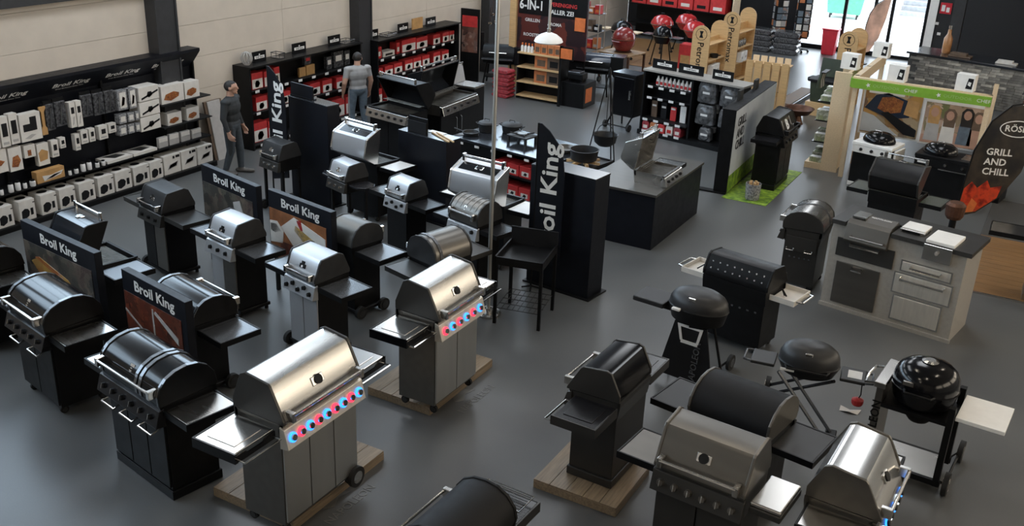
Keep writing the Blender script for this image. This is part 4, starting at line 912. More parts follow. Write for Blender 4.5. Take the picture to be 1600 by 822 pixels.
person('man in a grey t-shirt and blue jeans looking at the red boxes', -12.96, 16.57, R(-115), 1.66,
       base_pose(ankL=(-.12, .03, .09), toeL=(-.15, -.13, .04), kneeR=(.12, -.02, .48), ankR=(.13, .04, .09), toeR=(.17, -.12, .04), elR=(.27, .03, 1.12), wrR=(.26, -.05, .88), face=(-.8, -.75, -.15), head=(-.02, -.035, 1.625)),
       dict(top='tshirt', legs='denim', sleeve='short', beard=True), 'short')

# ------------------------------------------------------------------ outdoor kitchen with open hoods behind the grill rows
grill('built_in_grill', 'open black hood griddle with stainless knob panel, front corner of the outdoor kitchen', -11.10, 15.42, -10, 1.08, 1.25, 1.05, 1.10, prof='nap', opn=60, lid='black', cap='black', body='black', panel='steel', door='black', nd=2, knobs=6, shelf='steel', sh=(1, 0), badge=None, base='plinth', handle='steel_bright')
grill('built_in_grill', 'wide open black hood grill with long stainless panel and five knobs, outdoor kitchen', -10.84, 16.72, 92, 1.42, 1.95, 1.1, 1.10, prof='nap', opn=78, lid='black_top', cap='black', body='black', fire='dark_steel', panel='steel_bright', door='black', nd=2, knobs=5, shelf='steel', sh=(0, 0), badge=None, base='plinth', handle='steel_bright', door_handle='bar')
t = thing('side_burner', 'small pale blue steel side burner with raised lid on kitchen end', 'burner', (-10.95, 17.75, 0), R(92))
box('cabinet', 'black', t, -.22, .22, -.25, .25, 0, 1.06, bevel=.006); box('burner_top', 'steel', t, -.23, .23, -.27, .27, 1.06, 1.10)
B().prism([(.22, 1.11), (.26, 1.11), (.34, 1.44), (.30, 1.46)], -.22, .22).obj('lid', 'silver_paint', t); B().tube([(-.15, .27, 1.43), (-.15, .25, 1.50), (.15, .25, 1.50), (.15, .27, 1.43)], .012, 8).obj('handle', 'chrome', t)

# ------------------------------------------------------------------ long black display table with pans
dt = thing('display_table', 'long black display table with iron pans on its glossy top', 'table', (-9.42, 14.68, 0), R(-9))
TL, TD = 2.30, 1.22
box('table_top', 'black_top', dt, 0, TL, 0, TD, .88, .92, bevel=.004); box('back_panel', 'black', dt, 0, TL, TD - .04, TD, 0, .88)
for x in (0, .92, 1.85, TL - .04): box('side_panel', 'black', dt, x, x + .04, .02, TD - .04, 0, .88)
box('lower_shelf', 'black', dt, .04, TL - .04, .02, TD - .04, .06, .10); box('middle_shelf', 'black', dt, .96, 1.85, .02, TD - .04, .46, .49); box('front_panel', 'black', dt, .04, .92, .02, .04, .1, .88)
for i in range(6): box('price_tag', 'label_white', dt, .2 + i * .37, .30 + i * .37, -.006, 0, .82, .86)
MT = Matrix.Translation((-9.42, 14.68, 0)) @ Matrix.Rotation(R(-9), 4, 'Z')
def on_table(x, y, z=.92): return MT @ Vector((x, y, z))
kk = 0
for lv, z in ((0, .49), (1, .10)):
    for i in range(3):
        p = on_table(1.0 + .27 * i, .06, z); t = thing('red_carton', '%s red pan carton on the %s shelf under the display table' % (('left', 'middle', 'right')[i], ('upper', 'lower')[lv]), 'box', p, R(-9), 'red pan cartons')
        box('carton', 'red_card', t, 0, .25, 0, .30, 0, .20, bevel=.003); box('print', 'white_card', t, .05, .20, -.003, 0, .03, .11); B().prism([(.09, .05), (.15, .04), (.17, .08), (.12, .10)], -.005, -.003, 'y').obj('picture', 'black', t)
p = on_table(1.90, .02, .10); t = thing('orange_stand', 'bright orange upright carton at the right end under the display table', 'box', p, R(-9)); box('carton', 'orange', t, 0, .28, 0, .2, 0, .68, bevel=.004); box('print', 'brown_card', t, .05, .22, -.003, 0, .1, .3)
p = on_table(1.92, .25, .79); t = thing('metal_sheet_pack', 'folded white sheets on the shelf beside the orange carton', 'paper', p, R(-9)); B().prism([(0, 0), (.26, .0), (.2, .07)], -.2, .0, 'y').obj('sheet', 'label_white', t)
def pan(label, x, y, r, h, handle=None, lid=False, side=False, mat='iron', inner='iron', name='iron_pan', cat='pan', z=.92, rz=0.):
    t = thing(name, label, cat, (x, y, z), rz)
    B().lathe([(r * .82, 0), (r * .9, .01), (r, h), (r * 1.04, h + .012), (r * .96, h + .012), (r * .86, .02), (.01, .018)], n=22, cap=False).obj('body', mat, t, smooth=True)
    B().lathe([(r * .82, 0), (.005, 0)], n=22, cap=False).obj('base', mat, t)
    if lid:
        l_ = B().lathe([(r * 1.03, h + .013), (r * .9, h + .04), (r * .4, h + .06), (.02, h + .062)], n=22).obj('lid', 'iron', t, smooth=True); B().tube([(-.05, 0, h + .06), (-.05, 0, h + .09), (.05, 0, h + .09), (.05, 0, h + .06)], .008, 6).obj('lid_handle', 'iron', l_)
    if handle: B().tube([(-r, 0, h * .8), (-r - handle, 0, h + .02)], .014, 8).obj('handle', 'iron', t)
    if side:
        for s in (-1, 1): B().tube([(s * r, -.05, h * .85), (s * (r + .05), -.04, h), (s * (r + .05), .04, h), (s * r, .05, h * .85)], .010, 6).obj('side_handle', 'iron', t)
    return t
p = on_table(.22, .30); pan('small iron skillet with long handle at the left table end', p.x, p.y, .15, .05, .2)
p = on_table(.26, .70); pan('iron pot with lid between the skillet and larger pot', p.x, p.y, .16, .14, None, True, True, name='iron_pot', cat='pot')
p = on_table(.62, .98); pan('wide lidded iron pot behind the other pots on the table', p.x, p.y, .19, .13, None, True, True, name='iron_pot', cat='pot')
p = on_table(1.14, .62); t = thing('iron_burner', 'square black cast iron wok burner in the table middle', 'burner', p, R(-9))
B().box(-.22, .22, -.18, .18, .10, .13).obj('top_frame', 'iron', t, bevel=.008)
for a in range(4):
    q = a * PI/2 + PI/4; B().tube([(.07 * math.cos(q), .07 * math.sin(q), .14), (.24 * math.cos(q), .19 * math.sin(q), .17)], .014, 6).obj('pot_rest', 'iron', t); B().box(-.02, .02, -.02, .02, 0, .1).xf(Matrix.Translation((.19 * (1 if math.cos(q) > 0 else -1), .15 * (1 if math.sin(q) > 0 else -1), 0))).obj('leg', 'iron', t)
B().lathe([(.09, .12), (.09, .16), (.02, .16)], n=16).obj('burner_head', 'dark_steel', t)
p = on_table(2.02, .70); pan('shallow steel wok pan near the right end of table', p.x, p.y, .20, .06, .16, mat='dark_steel', name='wok_pan', rz=R(200))
p = on_table(1.72, .75); t = thing('salt_mill', 'white mitt and jar beside the shallow wok pan', 'jar', p); B().lathe([(.05, 0), (.05, .09), (.03, .12)], n=12).obj('body', 'label_white', t); B().lathe([(.03, .12), (.03, .16)], n=12).obj('cap', 'black', t)

# ------------------------------------------------------------------ black counter with built-in open grill, fire pan, tripod
ct = thing('counter_block', 'black counter block with grey steel top beside the walkway', 'counter', (-5.72, 14.85, 0), 0)
box('body', 'black_navy', ct, -.60, .60, -1.05, 1.05, 0, .88, bevel=.004); box('worktop', 'dark_steel', ct, -.63, .62, -1.08, 1.08, .88, .92, bevel=.003)
g33 = grill('built_in_grill', 'small open stainless grill set in the black counter with four knobs', -5.42, 14.55, 90, .74, 1.3, .95, .95, .215, prof='nap', opn=82, lid='steel_bright', cap='steel', fire='steel', panel='steel_bright', nd=0, knobs=4, shelf='steel_bright', sh=(0, 1), badge=None, base='none', handle='steel_bright', shz=1.0)
ft = thing('fire_table', 'low black fire tray with logs on legs beside the black counter', 'fire tray', (-6.77, 14.66, 0), R(-9))
B().box(-.31, .31, -.45, .45, .86, .90).obj('tray', 'iron', ft)
for a in ((-.31, -.29, -.45, .45), (.29, .31, -.45, .45), (-.31, .31, .43, .45), (-.31, .31, -.45, -.43)): box('rim', 'iron', ft, *a, .90, .93)
for sx in (-1, 1):
    for s2 in (-1, 1): box('leg', 'black', ft, sx * .27 - .025, sx * .27 + .025, s2 * .40 - .025, s2 * .40 + .025, 0, .86)
FT = Matrix.Translation((-6.77, 14.66, 0)) @ Matrix.Rotation(R(-9), 4, 'Z')
for i in range(7):
    a = i * 2 * PI / 7; p = FT @ Vector((.02 + .02 * math.cos(a), -.02 + .02 * math.sin(a), .932))
    o = B().prism([(-.028, 0), (.028, 0), (.02, .036), (-.018, .04)], .06, .27, 'x').obj('firewood_log', 'fire_wood', None, loc=p, rz=a); tag(o, '%s split wood piece, counted clockwise, under the iron fire bowl' % ('first', 'second', 'third', 'fourth', 'fifth', 'sixth', 'seventh')[i], 'firewood', 'split wood under the bowl')
p = FT @ Vector((.02, -.02, .945)); pan('deep black iron bowl resting on split wood', p.x, p.y, .24, .17, name='iron_bowl', cat='bowl', z=.974)
tp = thing('cooking_tripod', 'tall black tripod with chain above a hanging pot', 'tripod', (-7.0, 16.02, 0))
for q in (1.57, 3.6, 5.8): B().tube([(.42 * math.cos(q), .42 * math.sin(q), 0), (0, 0, 2.25)], .012, 6).obj('leg', 'black', tp)
B().tube([(0, 0, 2.2), (0, 0, 1.25)], .008, 6).obj('chain', 'iron', tp)
B().tube([(.17 * math.cos(q), 0, 1.05 + .2 * math.sin(q)) for q in [PI * k / 8 for k in range(9)]], .008, 6).obj('bail', 'iron', tp)
B().lathe([(.12, .86), (.19, .92), (.22, 1.06), (.23, 1.07), (.21, 1.06), (.17, .92), (.02, .90)], n=22, cap=False).obj('pot', 'iron', tp, smooth=True)

# ------------------------------------------------------------------ steel pole, pendant lamp, black brazier
t = thing('steel_pole', 'thin grey steel pole on a round base rising past the ribbed lid grill', 'pole', (-6.05, 10.42, 0)); B().cyl((0, 0, .03), (0, 0, ZC - .12), .027, n=12).obj('tube', 'steel_z', t, smooth=True); B().lathe([(.17, 0), (.17, .03), (.15, .045), (.12, .03), (.05, .03), (.045, .09), (.03, .09)], n=22).obj('foot', 'steel', t, smooth=True)
t = thing('pendant_lamp', 'white oval pendant lamp hanging on a long grey rod', 'lamp', (-7.31, 14.21, 2.92)); B().lathe([(.05, .14), (.13, .11), (.21, .05), (.23, 0), (.20, -.02), (.02, -.03)], n=24).obj('shade', 'white_paint', t, smooth=True); B().cyl((0, 0, .14), (0, 0, ZC - 2.94), .022, n=10).obj('rod', 'steel_z', t); B().cyl((0, 0, .12), (0, 0, .2), .03).obj('socket', 'steel', t)
bz = thing('brazier_table', 'black brazier table on four thin legs in front of the tower', 'brazier', (-5.62, 10.62, 0), R(12))
B().box(-.32, .32, -.36, .36, .84, .88).obj('tray', 'black', bz)
for a in ((-.32, -.30, -.36, .36), (.30, .32, -.36, .36), (-.32, .32, -.36, -.34)): box('rim', 'black', bz, *a, .88, .95)
box('back_screen', 'black_matte', bz, -.32, .32, .34, .36, .80, 1.12)
for sx in (-1, 1):
    for s2 in (-1, 1): box('leg', 'black', bz, sx * .30 - .02, sx * .30 + .02, s2 * .33 - .02, s2 * .33 + .02, 0, .86)
w = B()
for i in range(9): w.cyl((-.29 + i * .0725, -.33, .22), (-.29 + i * .0725, .33, .22), .005, n=6)
for i in range(5): w.cyl((-.30, -.32 + i * .16, .22), (.30, -.32 + i * .16, .22), .005, n=6)
w.obj('wire_shelf', 'charcoal', bz)
for x_, y_, lb in ((-5.0, 6.15, 'light-projected lettering painted pale on the floor beside the large lit grill'), (-5.02, 8.45, 'light-projected lettering painted pale on the floor beside the second lit grill')):
    t = thing('projected_logo', lb, 'painted logo light', (x_, y_, .001)); text('NAPOLEON', .13, t, (0, 0, .0015), (0, 0, PI/2), 'painted_logo_light', bold=.01); B().prism([(-.10, -.12), (-.16, -.2), (-.30, -.06), (-.24, .10), (-.12, .16), (-.16, .02)], 0, .002, 'z').obj('flame_mark', 'painted_logo_light', t)  # thin pale letters imitate logos projected by light on the floor
# ------------------------------------------------------------------ outdoor kitchen island on the right
kt = thing('kitchen_island', 'grey outdoor kitchen island with stainless drawers and dark doors', 'kitchen island', (-2.37, 13.34, 0), R(-9.5))
KW, KD, KH = 1.76, .74, 1.22
box('body', 'kitchen_grey', kt, 0, KW, 0, KD, 0, KH, bevel=.004)
box('plinth_edge', 'kitchen_grey', kt, -.01, KW + .02, -.03, .0, 0, .05)
B().box(-.01, .18, -.05, KD + .03, KH, KH + .06).box(.18, .80, .36, KD + .03, KH, KH + .06).box(.80, 1.22, -.05, KD + .03, KH, KH + .06).box(1.60, KW + .06, -.05, KD + .03, KH, KH + .06).box(1.22, 1.60, .46, KD + .03, KH, KH + .06).box(1.22, 1.60, -.05, .0, KH, KH + .06).obj('worktop', 'worktop', kt)
gh = B().prism([(-.06, KH - .20), (-.10, KH - .16), (-.04, KH + .06), (.02, KH + .10), (.26, KH + .13), (.34, KH + .06), (.34, KH - .2)], .20, .78).obj('grill_hood', 'dark_steel', kt, bevel=.006)
box('hood_top_plate', 'steel', gh, .22, .40, .06, .33, KH + .115, KH + .135); text('NAPOLEON', .05, gh, (.58, .16, KH + .14), (R(7), 0, 0), 'label_white', bold=.01)
B().tube([(.30, -.08, KH - .10), (.30, -.14, KH - .10), (.74, -.14, KH - .10), (.74, -.08, KH - .10)], .012, 8).obj('hood_handle', 'steel', gh)
def front(nm, mat, x0, x1, z0, z1, handle=None, frame=None, d=.022):
    if frame: f_ = box('frame', frame, kt, x0 - .02, x1 + .02, -.014, -.0, z0 - .02, z1 + .02)
    o = box(nm, mat, kt, x0, x1, -d, -.002, z0, z1, bevel=.005)
    if handle:
        m_ = (x0 + x1)/2; w_ = (x1 - x0) * handle / 2; zz = z1 - .06
        B().tube([(m_ - w_, -d, zz + .02), (m_ - w_, -d - .05, zz), (m_ + w_, -d - .05, zz), (m_ + w_, -d, zz + .02)], .018, 8).obj('handle', 'chrome', o, smooth=True)
    return o
front('control_drawer', 'charcoal', .10, .88, KH - .44, KH - .18, .5)
front('door', 'dark_steel', .14, .74, .10, KH - .52, .22)
front('drawer', 'steel_front', 1.0, 1.62, KH - .40, KH - .28, .62, 'steel_bright')
front('drawer', 'steel_front', .94, 1.66, KH - .72, KH - .46, .78, 'steel_bright')
front('door', 'steel_front', .98, 1.58, .12, .44, None, 'steel_bright')
sb = box('side_burner', 'steel_bright', kt, 1.23, 1.59, -.07, .46, KH - .16, KH + .05, bevel=.006)
box('burner_lid', 'white_paint', sb, 1.23, 1.59, -.02, .45, KH + .05, KH + .10, bevel=.01)  # steel lid; its bright highlight is put into the white colour
knob(sb, (1.41, -.07, KH - .04), (0, -1, .2), .032, 'steel')
hy_ = MK = Matrix.Translation((-2.37, 13.34, 0)) @ Matrix.Rotation(R(-9.5), 4, 'Z')
p = MK @ Vector((1.0, .32, KH + .06)); t = thing('white_tray', 'square white steel burner lid standing on the kitchen island', 'tray', p, R(-9.5))
box('plate', 'white_paint', t, -.15, .15, -.15, .15, .035, .055, bevel=.006); box('base', 'steel', t, -.16, .16, -.17, .16, 0, .035, bevel=.005); box('front_rail', 'black', t, -.13, .10, -.19, -.172, .005, .03)
# dark grill standing left of the island, seen from its end
g28 = grill('gas_grill', 'narrow dark grey grill standing at the left side of the kitchen island', -2.80, 13.92, 270, .70, .80, 1.02, .98, prof='round', lid='steel', cap='charcoal', body='charcoal', fire='charcoal', panel='charcoal', nd=0, knobs=3, shelf='charcoal', sh=(0, 0), handle='steel_bright', badge=None, base='cabinet', strap=(-.1,))
e = B().box(.352, .367, -.22, .22, .60, .82).obj('folded_shelf', 'charcoal', g28, bevel=.004)
for yy in (-.14, .12): B().tube([(.367, yy - .05, .64), (.40, yy - .05, .62), (.40, yy + .05, .62), (.367, yy + .05, .64)], .010, 6).obj('hook', 'steel_bright', e)
hb = B()
for i in range(5): hb.lathe([(.014, 0), (.014, .004)], c=(0, 0, 0), n=8)
for i in range(5): B().cyl((.329, -.14 + .07 * i, .50), (.336, -.14 + .07 * i, .50), .014, n=10).obj('vent_hole', 'shelf_grey', g28)
# black open-hood grill behind the island
g29 = grill('gas_grill', 'black grill with raised hood and round badge behind the kitchen island', -1.98, 16.20, 172, .78, 1.45, 1.05, 1.02, prof='nap', opn=50, lid='black', cap='charcoal', body='black', panel='black', nd=0, knobs=4, shelf='shelf_grey', sh=(1, 1), handle='steel', badge='gauge', badge_mat='steel', base='cabinet')
t = thing('charcoal_basket', 'small round brown wire basket behind the kitchen island', 'basket', (-1.05, 15.35, 0)); B().cyl((0, 0, 0), (0, 0, .95), .05).obj('stand', 'black', t); B().lathe([(.10, .95), (.13, 1.0), (.14, 1.16), (.10, 1.2)], n=16).obj('drum', 'copper_rust', t)
# laminate floor sample and the dark grill on it at the right edge
lm = struct(B().box(-.75, 6.5, 15.06, 20.0, 0, .006).obj('floor_laminate', 'mortar'))
for i in range(14):
    yy = 15.07 + i * .19
    for k in range(3): B().box(-.74 + k * 1.3, -.74 + k * 1.3 + 1.294, yy, yy + .186, .006, .014).obj('plank', 'laminate', lm)
tr = struct(B().box(-.75, 6.5, 15.02, 15.06, 0, .02).obj('trim_50', 'steel'))
grill('gas_grill', 'black grill with pale steel side shelf on the wooden floor, right edge', .46, 15.36, 2, .80, 1.98, 1.0, 1.05, .02, prof='bk', lid='black', cap='black', body='brown_card', panel='black', nd=2, door='black', knobs=4, shelf='steel_bright', handle='steel', badge=None, base='plinth')

# ------------------------------------------------------------------ round lid portable grills
def dome(parent, c, rx, ry, h, mat, rim='black', z=0.):
    prof = [(1.0, 0), (1.0, .18), (.97, .42), (.88, .66), (.70, .85), (.42, .97), (.02, 1.0)]
    return B().lathe([(r, zz * h) for r, zz in prof], c, 28, rx, ry).obj('lid', mat, parent, smooth=True)
# on a cart with fabric banner
t = thing('portable_grill', 'dark domed grill on a black cart with white lettered fabric front', 'grill', (-3.12, 10.16, 0), R(-6))
l_ = dome(t, (0, 0, 1.0), .35, .25, .20, 'dark_cast'); B().lathe([(.9, -.16), (1.0, -.02), (1.03, 0), (1.0, .012)], (0, 0, 1.0), 28, .35, .25).obj('bowl', 'black', t, smooth=True)
box('badge', 'steel_bright', l_, -.045, .045, -.215, -.19, 1.125, 1.165, bevel=.008); box('handle', 'label_white', l_, -.20, -.10, -.30, -.25, 1.0, 1.03, bevel=.008)
s_ = box('side_shelf', 'dark_cast', t, -.76, -.36, -.18, .18, .91, .975, bevel=.015); box('shelf_arm', 'black', s_, -.44, -.30, -.05, .05, .86, .94)
B().prism([(-.20, .82), (.20, .82), (.34, .10), (-.36, .10)], -.16, -.14, 'y').obj('banner', 'black_matte', t)
B().prism([(-.16, .80), (-.02, .80), (-.02, .78), (.16, .80), (.12, .60), (.09, .60), (.12, .77), (-.12, .77), (-.08, .60), (-.11, .60)], -.168, -.16, 'y').obj('printed_mark', 'label_white', t); box('printed_bar', 'label_white', t, -.10, .11, -.168, -.161, .57, .61)
text('NAPOLEON', .11, t, (.10, -.165, .34), (PI/2, -PI/2 + .06, 0), 'shelf_grey', bold=.02)
for sx in (-1, 1): B().tube([(sx * .20, .0, .86), (sx * .34, .14, .10)], .016, 6).obj('leg', 'black', t)
B().tube([(-.36, .14, .10), (.40, .14, .10)], .015, 6).obj('axle', 'black', t)
for x, y in ((.10, .16), (.24, .60)): wheel(t, x, y, .10, .10, .04, 'shelf_grey')
B().tube([(.17, .1, .10), (.20, .62, .10)], .015, 6).obj('base_rail', 'black', t)
# on crossed folding legs
t = thing('portable_grill', 'grey domed grill on crossed folding legs with two side shelves', 'grill', (-1.72, 9.66, 0), R(8))
l_ = dome(t, (0, 0, .93), .31, .23, .22, 'dark_cast'); B().lathe([(.85, -.12), (1.0, -.02), (1.03, 0), (1.0, .012)], (0, 0, .93), 28, .31, .23).obj('bowl', 'black', t, smooth=True)
box('badge', 'steel_bright', l_, -.04, .04, -.20, -.175, 1.07, 1.105, bevel=.008); B().tube([(-.22, -.20, .94), (-.20, -.27, .94), (.20, -.27, .94), (.22, -.20, .94)], .012, 8).obj('handle', 'black', l_); box('name_tag', 'label_white', l_, -.26, -.12, -.262, -.25, .90, .925)
for s in (-1, 1):
    s_ = box('side_shelf', 'dark_cast', t, *sorted((s * .33, s * .58)), -.15, .15, .85, .885, bevel=.01)
    B().tube([(s * .57, -.13, .87), (s * .65, -.11, .87), (s * .65, .11, .87), (s * .57, .13, .87)], .014, 8).obj('shelf_handle', 'shelf_grey', s_)
    if s > 0: box('instruction_card', 'label_white', s_, .40, .54, -.09, .08, .885, .888)
for yy in (-.15, .15):
    B().tube([(-.28, yy, .82), (.34, yy + .05, .03)], .020, 6).obj('leg', 'shelf_grey', t); B().tube([(.28, yy * .8, .82), (-.42, yy * .8 + .7, .12)], .020, 6).obj('leg', 'shelf_black', t)
box('foot_bar', 'black', t, .28, .40, -.18, .26, 0, .05, bevel=.01)
for yy in (.52, .86): wheel(t, -.44, yy, .10, .10, .05, 'steel')
B().tube([(.55, -.05, .85), (.56, -.06, .70), (.54, -.06, .64)], .006, 6).obj('gas_hose', 'black', t)
B().lathe([(.05, .58), (.06, .60), (.06, .64), (.02, .66)], c=(.54, -.06, 0), n=12).obj('regulator', 'red_card', t)
t = thing('paper_tag', 'crumpled white paper tag lying under the folding leg grill', 'paper', (-1.35, 10.55, 0)); B().add([(-.1, -.05, .002), (.0, -.07, .03), (.1, -.04, .004), (.12, .06, .025), (0, .03, .005), (-.11, .05, .02)], [(0, 1, 4, 5), (1, 2, 3, 4)]).obj('sheet', 'grey_card', t)
# kettle on a cart with white side table
t = thing('kettle_grill', 'black kettle grill on a steel cart with a white side table', 'grill', (-.58, 9.66, 0), R(-4))
l_ = dome(t, (0, 0, 1.02), .315, .315, .25, 'black_gloss'); B().lathe([(.06, -.26), (.20, -.24), (.29, -.14), (.315, -.02), (.325, 0), (.30, .01)], (0, 0, 1.02), 28).obj('bowl', 'black_gloss', t, smooth=True)
B().lathe([(.07, 1.262), (.08, 1.275), (.05, 1.29)], n=14).obj('vent', 'steel_bright', l_); B().tube([(-.14, -.29, 1.04), (-.12, -.37, 1.05), (.12, -.37, 1.05), (.14, -.29, 1.04)], .014, 8).obj('handle', 'black', l_); box('name_tag', 'steel_bright', l_, -.16, -.06, -.318, -.29, 1.10, 1.14)
B().lathe([(.10, .62), (.13, .66), (.13, .76), (.05, .80)], n=18).obj('ash_pot', 'black', t, smooth=True)
sp = box('side_panel', 'dark_steel', t, -.40, -.33, -.25, .25, .12, .98, bevel=.006); text('NAPOLEON', .12, sp, (-.365, -.255, .50), (PI/2, -PI/2, 0), 'black', bold=.015)
box('panel_cap', 'steel', sp, -.42, -.31, -.30, .30, .98, 1.04, bevel=.006)
B().tube([(-.42, -.2, .98), (-.52, -.2, .96), (-.54, 0, .96), (-.52, .2, .96), (-.42, .2, .98)], .014, 8).obj('side_handle', 'chrome', t, smooth=True)
for yy in (-.25, .25): box('leg', 'black', t, .29, .35, yy - .035, yy + .035, .10, .98)
box('bottom_shelf', 'steel', t, -.33, .30, -.25, .25, .14, .16); box('base_frame', 'black', t, -.40, .36, -.28, -.24, .10, .16); box('base_frame', 'black', t, -.40, .36, .24, .28, .10, .16); box('cross_beam', 'black', t, -.33, .33, -.25, .25, .76, .80)
for yy in (-.20, .52): wheel(t, .41, yy, .12, .12, .05, 'steel')
B().tube([(.33, -.20, .12), (.40, -.20, .12), (.40, .52, .12), (.33, .25, .14)], .014, 6).obj('axle', 'black', t)
s_ = box('side_table', 'white_paint', t, .36, .80, -.27, .27, .86, .90, bevel=.004); B().tube([(.36, -.2, .86), (.75, -.2, .87)], .012, 6).obj('table_arm', 'black', s_); B().tube([(.36, .2, .70), (.70, .2, .86)], .006, 6).obj('table_strut', 'dark_steel', s_)
# black griddle station, back turned, holes in its hood
g27 = grill('griddle_station', 'black griddle station with a perforated back and white side trays', -3.02, 11.58, 170, .90, 1.52, 1.0, .92, prof='nap', lid='black', cap='black', body='black', fire='black', panel='black', nd=0, knobs=4, shelf='white_paint', shelf_style='flat', sh=(0, 0), handle='steel', badge=None, base='cabinet', cat='griddle', back_holes=7)
for r_, zz in ((0, .97), (1, 1.045)):
    for i in range(8):
        yv = .245 - (zz - .94) * .55; B().cyl((-.35 + i * .10, yv - .01, zz), (-.35 + i * .10, yv + .012, zz + .006), .011, n=10).obj('vent_hole', 'steel_bright', g27)
for s in (-1, 1):
    a, b = sorted((s * .46, s * .78)); tr_ = B().box(a, b, -.24, .20, .78, .79).box(a, b, -.25, -.24, .78, .85).box(a, b, .20, .21, .78, .85).box(*sorted((s * .77, s * .78)), -.24, .2, .78, .85).obj('side_tray', 'white_card', g27)
    B().tube([(s * .78, -.18, .83), (s * .86, -.16, .83), (s * .86, .13, .83), (s * .78, .15, .83)], .012, 8).obj('tray_handle', 'steel_bright', tr_); B().tube([(s * .56, 0, .80), (s * .54, .05, .90), (s * .62, .08, .83)], .010, 6).obj('gas_hose', 'black', tr_)

# ------------------------------------------------------------------ "GRILL AND CHILL" wall, grass mat, black grill
gw = thing('display_wall', 'pale sky printed display wall with dark end and grill lettering', 'display wall', (-5.20, 18.65, 0), R(2))
box('core', 'black', gw, -.13, .12, -1.45, 1.45, .03, 1.57, bevel=.004); box('print', 'sky_print', gw, .12, .128, -1.44, 1.44, .35, 1.55); box('grass_print', 'grass_print', gw, .12, .129, -1.44, 1.44, .03, .35); box('foot', 'black', gw, -.45, .12, -1.5, -1.35, 0, .03); box('foot', 'black', gw, -.45, .12, 1.35, 1.5, 0, .03)
for k, yy in enumerate((-.55, .55)): box('top_bracket', 'charcoal', gw, -.10, -.05, yy - .12, yy + .12, 1.57, 1.75)
for i, s_ in enumerate(('GRILL', 'AND', 'CHILL')): text(s_, .24, gw, (.132, -1.27, 1.30 - i * .215), (PI/2, 0, PI/2), 'black', bold=.012, align='LEFT', xs=.9)
gm = tag(B().box(-5.04, -4.22, 16.98, 19.45, 0, .008).obj('grass_mat', 'grass_print'), 'green grass printed mat under the black grill by the display wall', 'mat')
g32 = grill('gas_grill', 'big black grill with a white letter plate on a grass mat', -4.58, 18.35, 90, .92, 1.6, .95, 1.12, .008, prof='nap', lid='black', cap='black', body='black', panel='black', nd=2, door='black', knobs=4, shelf='shelf_black', handle='black', badge=None, base='plinth')
pl = B().prism([(-.262, 1.10), (-.255, 1.095), (-.160, 1.305), (-.167, 1.31)], -.36, .14).obj('letter_plate', 'black_gloss', g32); text('B', .26, pl, (-.10, -.222, 1.20), (R(65), 0, 0), 'label_white', bold=.03, xs=1.1)
for xx in (-.36, .13): B().prism([(-.266, 1.10), (-.258, 1.095), (-.163, 1.305), (-.171, 1.31)], xx, xx + .012).obj('frame_line', 'label_white', pl)
B().cyl((.24, -.25, 1.12), (.24, -.27, 1.125), .04).obj('thermometer', 'steel_bright', g32)
t = thing('wood_bucket', 'glass bucket of firewood pieces standing on the grass mat', 'bucket', (-4.55, 17.22, .008)); B().lathe([(.12, 0), (.13, .02), (.14, .30), (.13, .30), (.11, .03)], n=16, cap=False).obj('glass', 'clear_pack', t); B().lathe([(.12, 0), (.01, 0)], n=16, cap=False).obj('bottom', 'clear_pack', t)
for i in range(5): B().cyl((.05 * math.cos(i * 1.3), .05 * math.sin(i * 1.3), .02), (.07 * math.cos(i * 1.3), .07 * math.sin(i * 1.3), .33), .025, n=7).obj('wood_piece', 'fire_wood', t)

# ------------------------------------------------------------------ green canopy display
gd = thing('canopy_stand', 'pine canopy stand with green signs and two poster panels', 'display stand', (0, 0, 0))
for x, y in ((-3.52, 19.66), (-1.18, 19.50), (-3.52, 20.75), (-1.18, 20.6)): box('post', 'pine_pale', gd, x - .04, x + .04, y - .04, y + .04, 0, 2.0)
box('green_sign', 'green_sign', gd, -3.56, -1.14, 19.44, 19.47, 1.80, 1.97); box('green_sign', 'green_sign', gd, -3.60, -3.57, 19.5, 22.3, 1.80, 1.97); box('top_beam', 'pine_pale', gd, -3.56, -1.14, 19.47, 19.56, 1.80, 2.0); box('top_beam', 'pine_pale', gd, -3.57, -3.47, 19.56, 22.3, 1.80, 2.0); box('post', 'pine_pale', gd, -3.56, -3.48, 22.2, 22.28, 0, 1.8)
M('green_pale', (.33, .50, .18), .4, var=.05)
for x_ in (-3.30, -2.06):
    text('OUTDOOR', .075, gd, (x_ + .12, 19.436, 1.885), (PI/2, 0, 0), 'green_pale', xs=1.25, align='LEFT'); text('CHEF', .085, gd, (x_ + .68, 19.436, 1.885), (PI/2, 0, 0), 'label_white', xs=1.15, align='LEFT')
    B().prism([((.045 if k % 2 else .02) * math.cos(k * PI / 5) + x_ + .04, (.045 if k % 2 else .02) * math.sin(k * PI / 5) + 1.885) for k in range(10)], 19.434, 19.44, 'y').obj('star_mark', 'label_white', gd)
pp_ = box('poster', 'burger_photo', gd, -3.42, -2.36, 20.30, 20.32, .80, 1.72); box('poster_frame', 'white', gd, -3.46, -2.32, 20.32, 20.34, .76, 1.76)
pq_ = box('poster', 'people_photo', gd, -2.28, -1.22, 20.24, 20.26, .80, 1.72); box('poster_frame', 'white', gd, -2.32, -1.18, 20.26, 20.28, .76, 1.76); box('poster_header', 'white_card', pq_, -2.28, -1.22, 20.232, 20.24, 1.58, 1.72); box('poster_header', 'white_card', pp_, -3.36, -2.7, 20.292, 20.30, 1.58, 1.64)
B().prism([(-3.40, 1.28), (-3.22, 1.55), (-3.0, 1.62), (-2.55, 1.5), (-2.55, 1.2), (-2.9, 1.12)], 20.292, 20.299, 'y').obj('printed_shape', 'blue_enamel', pp_)
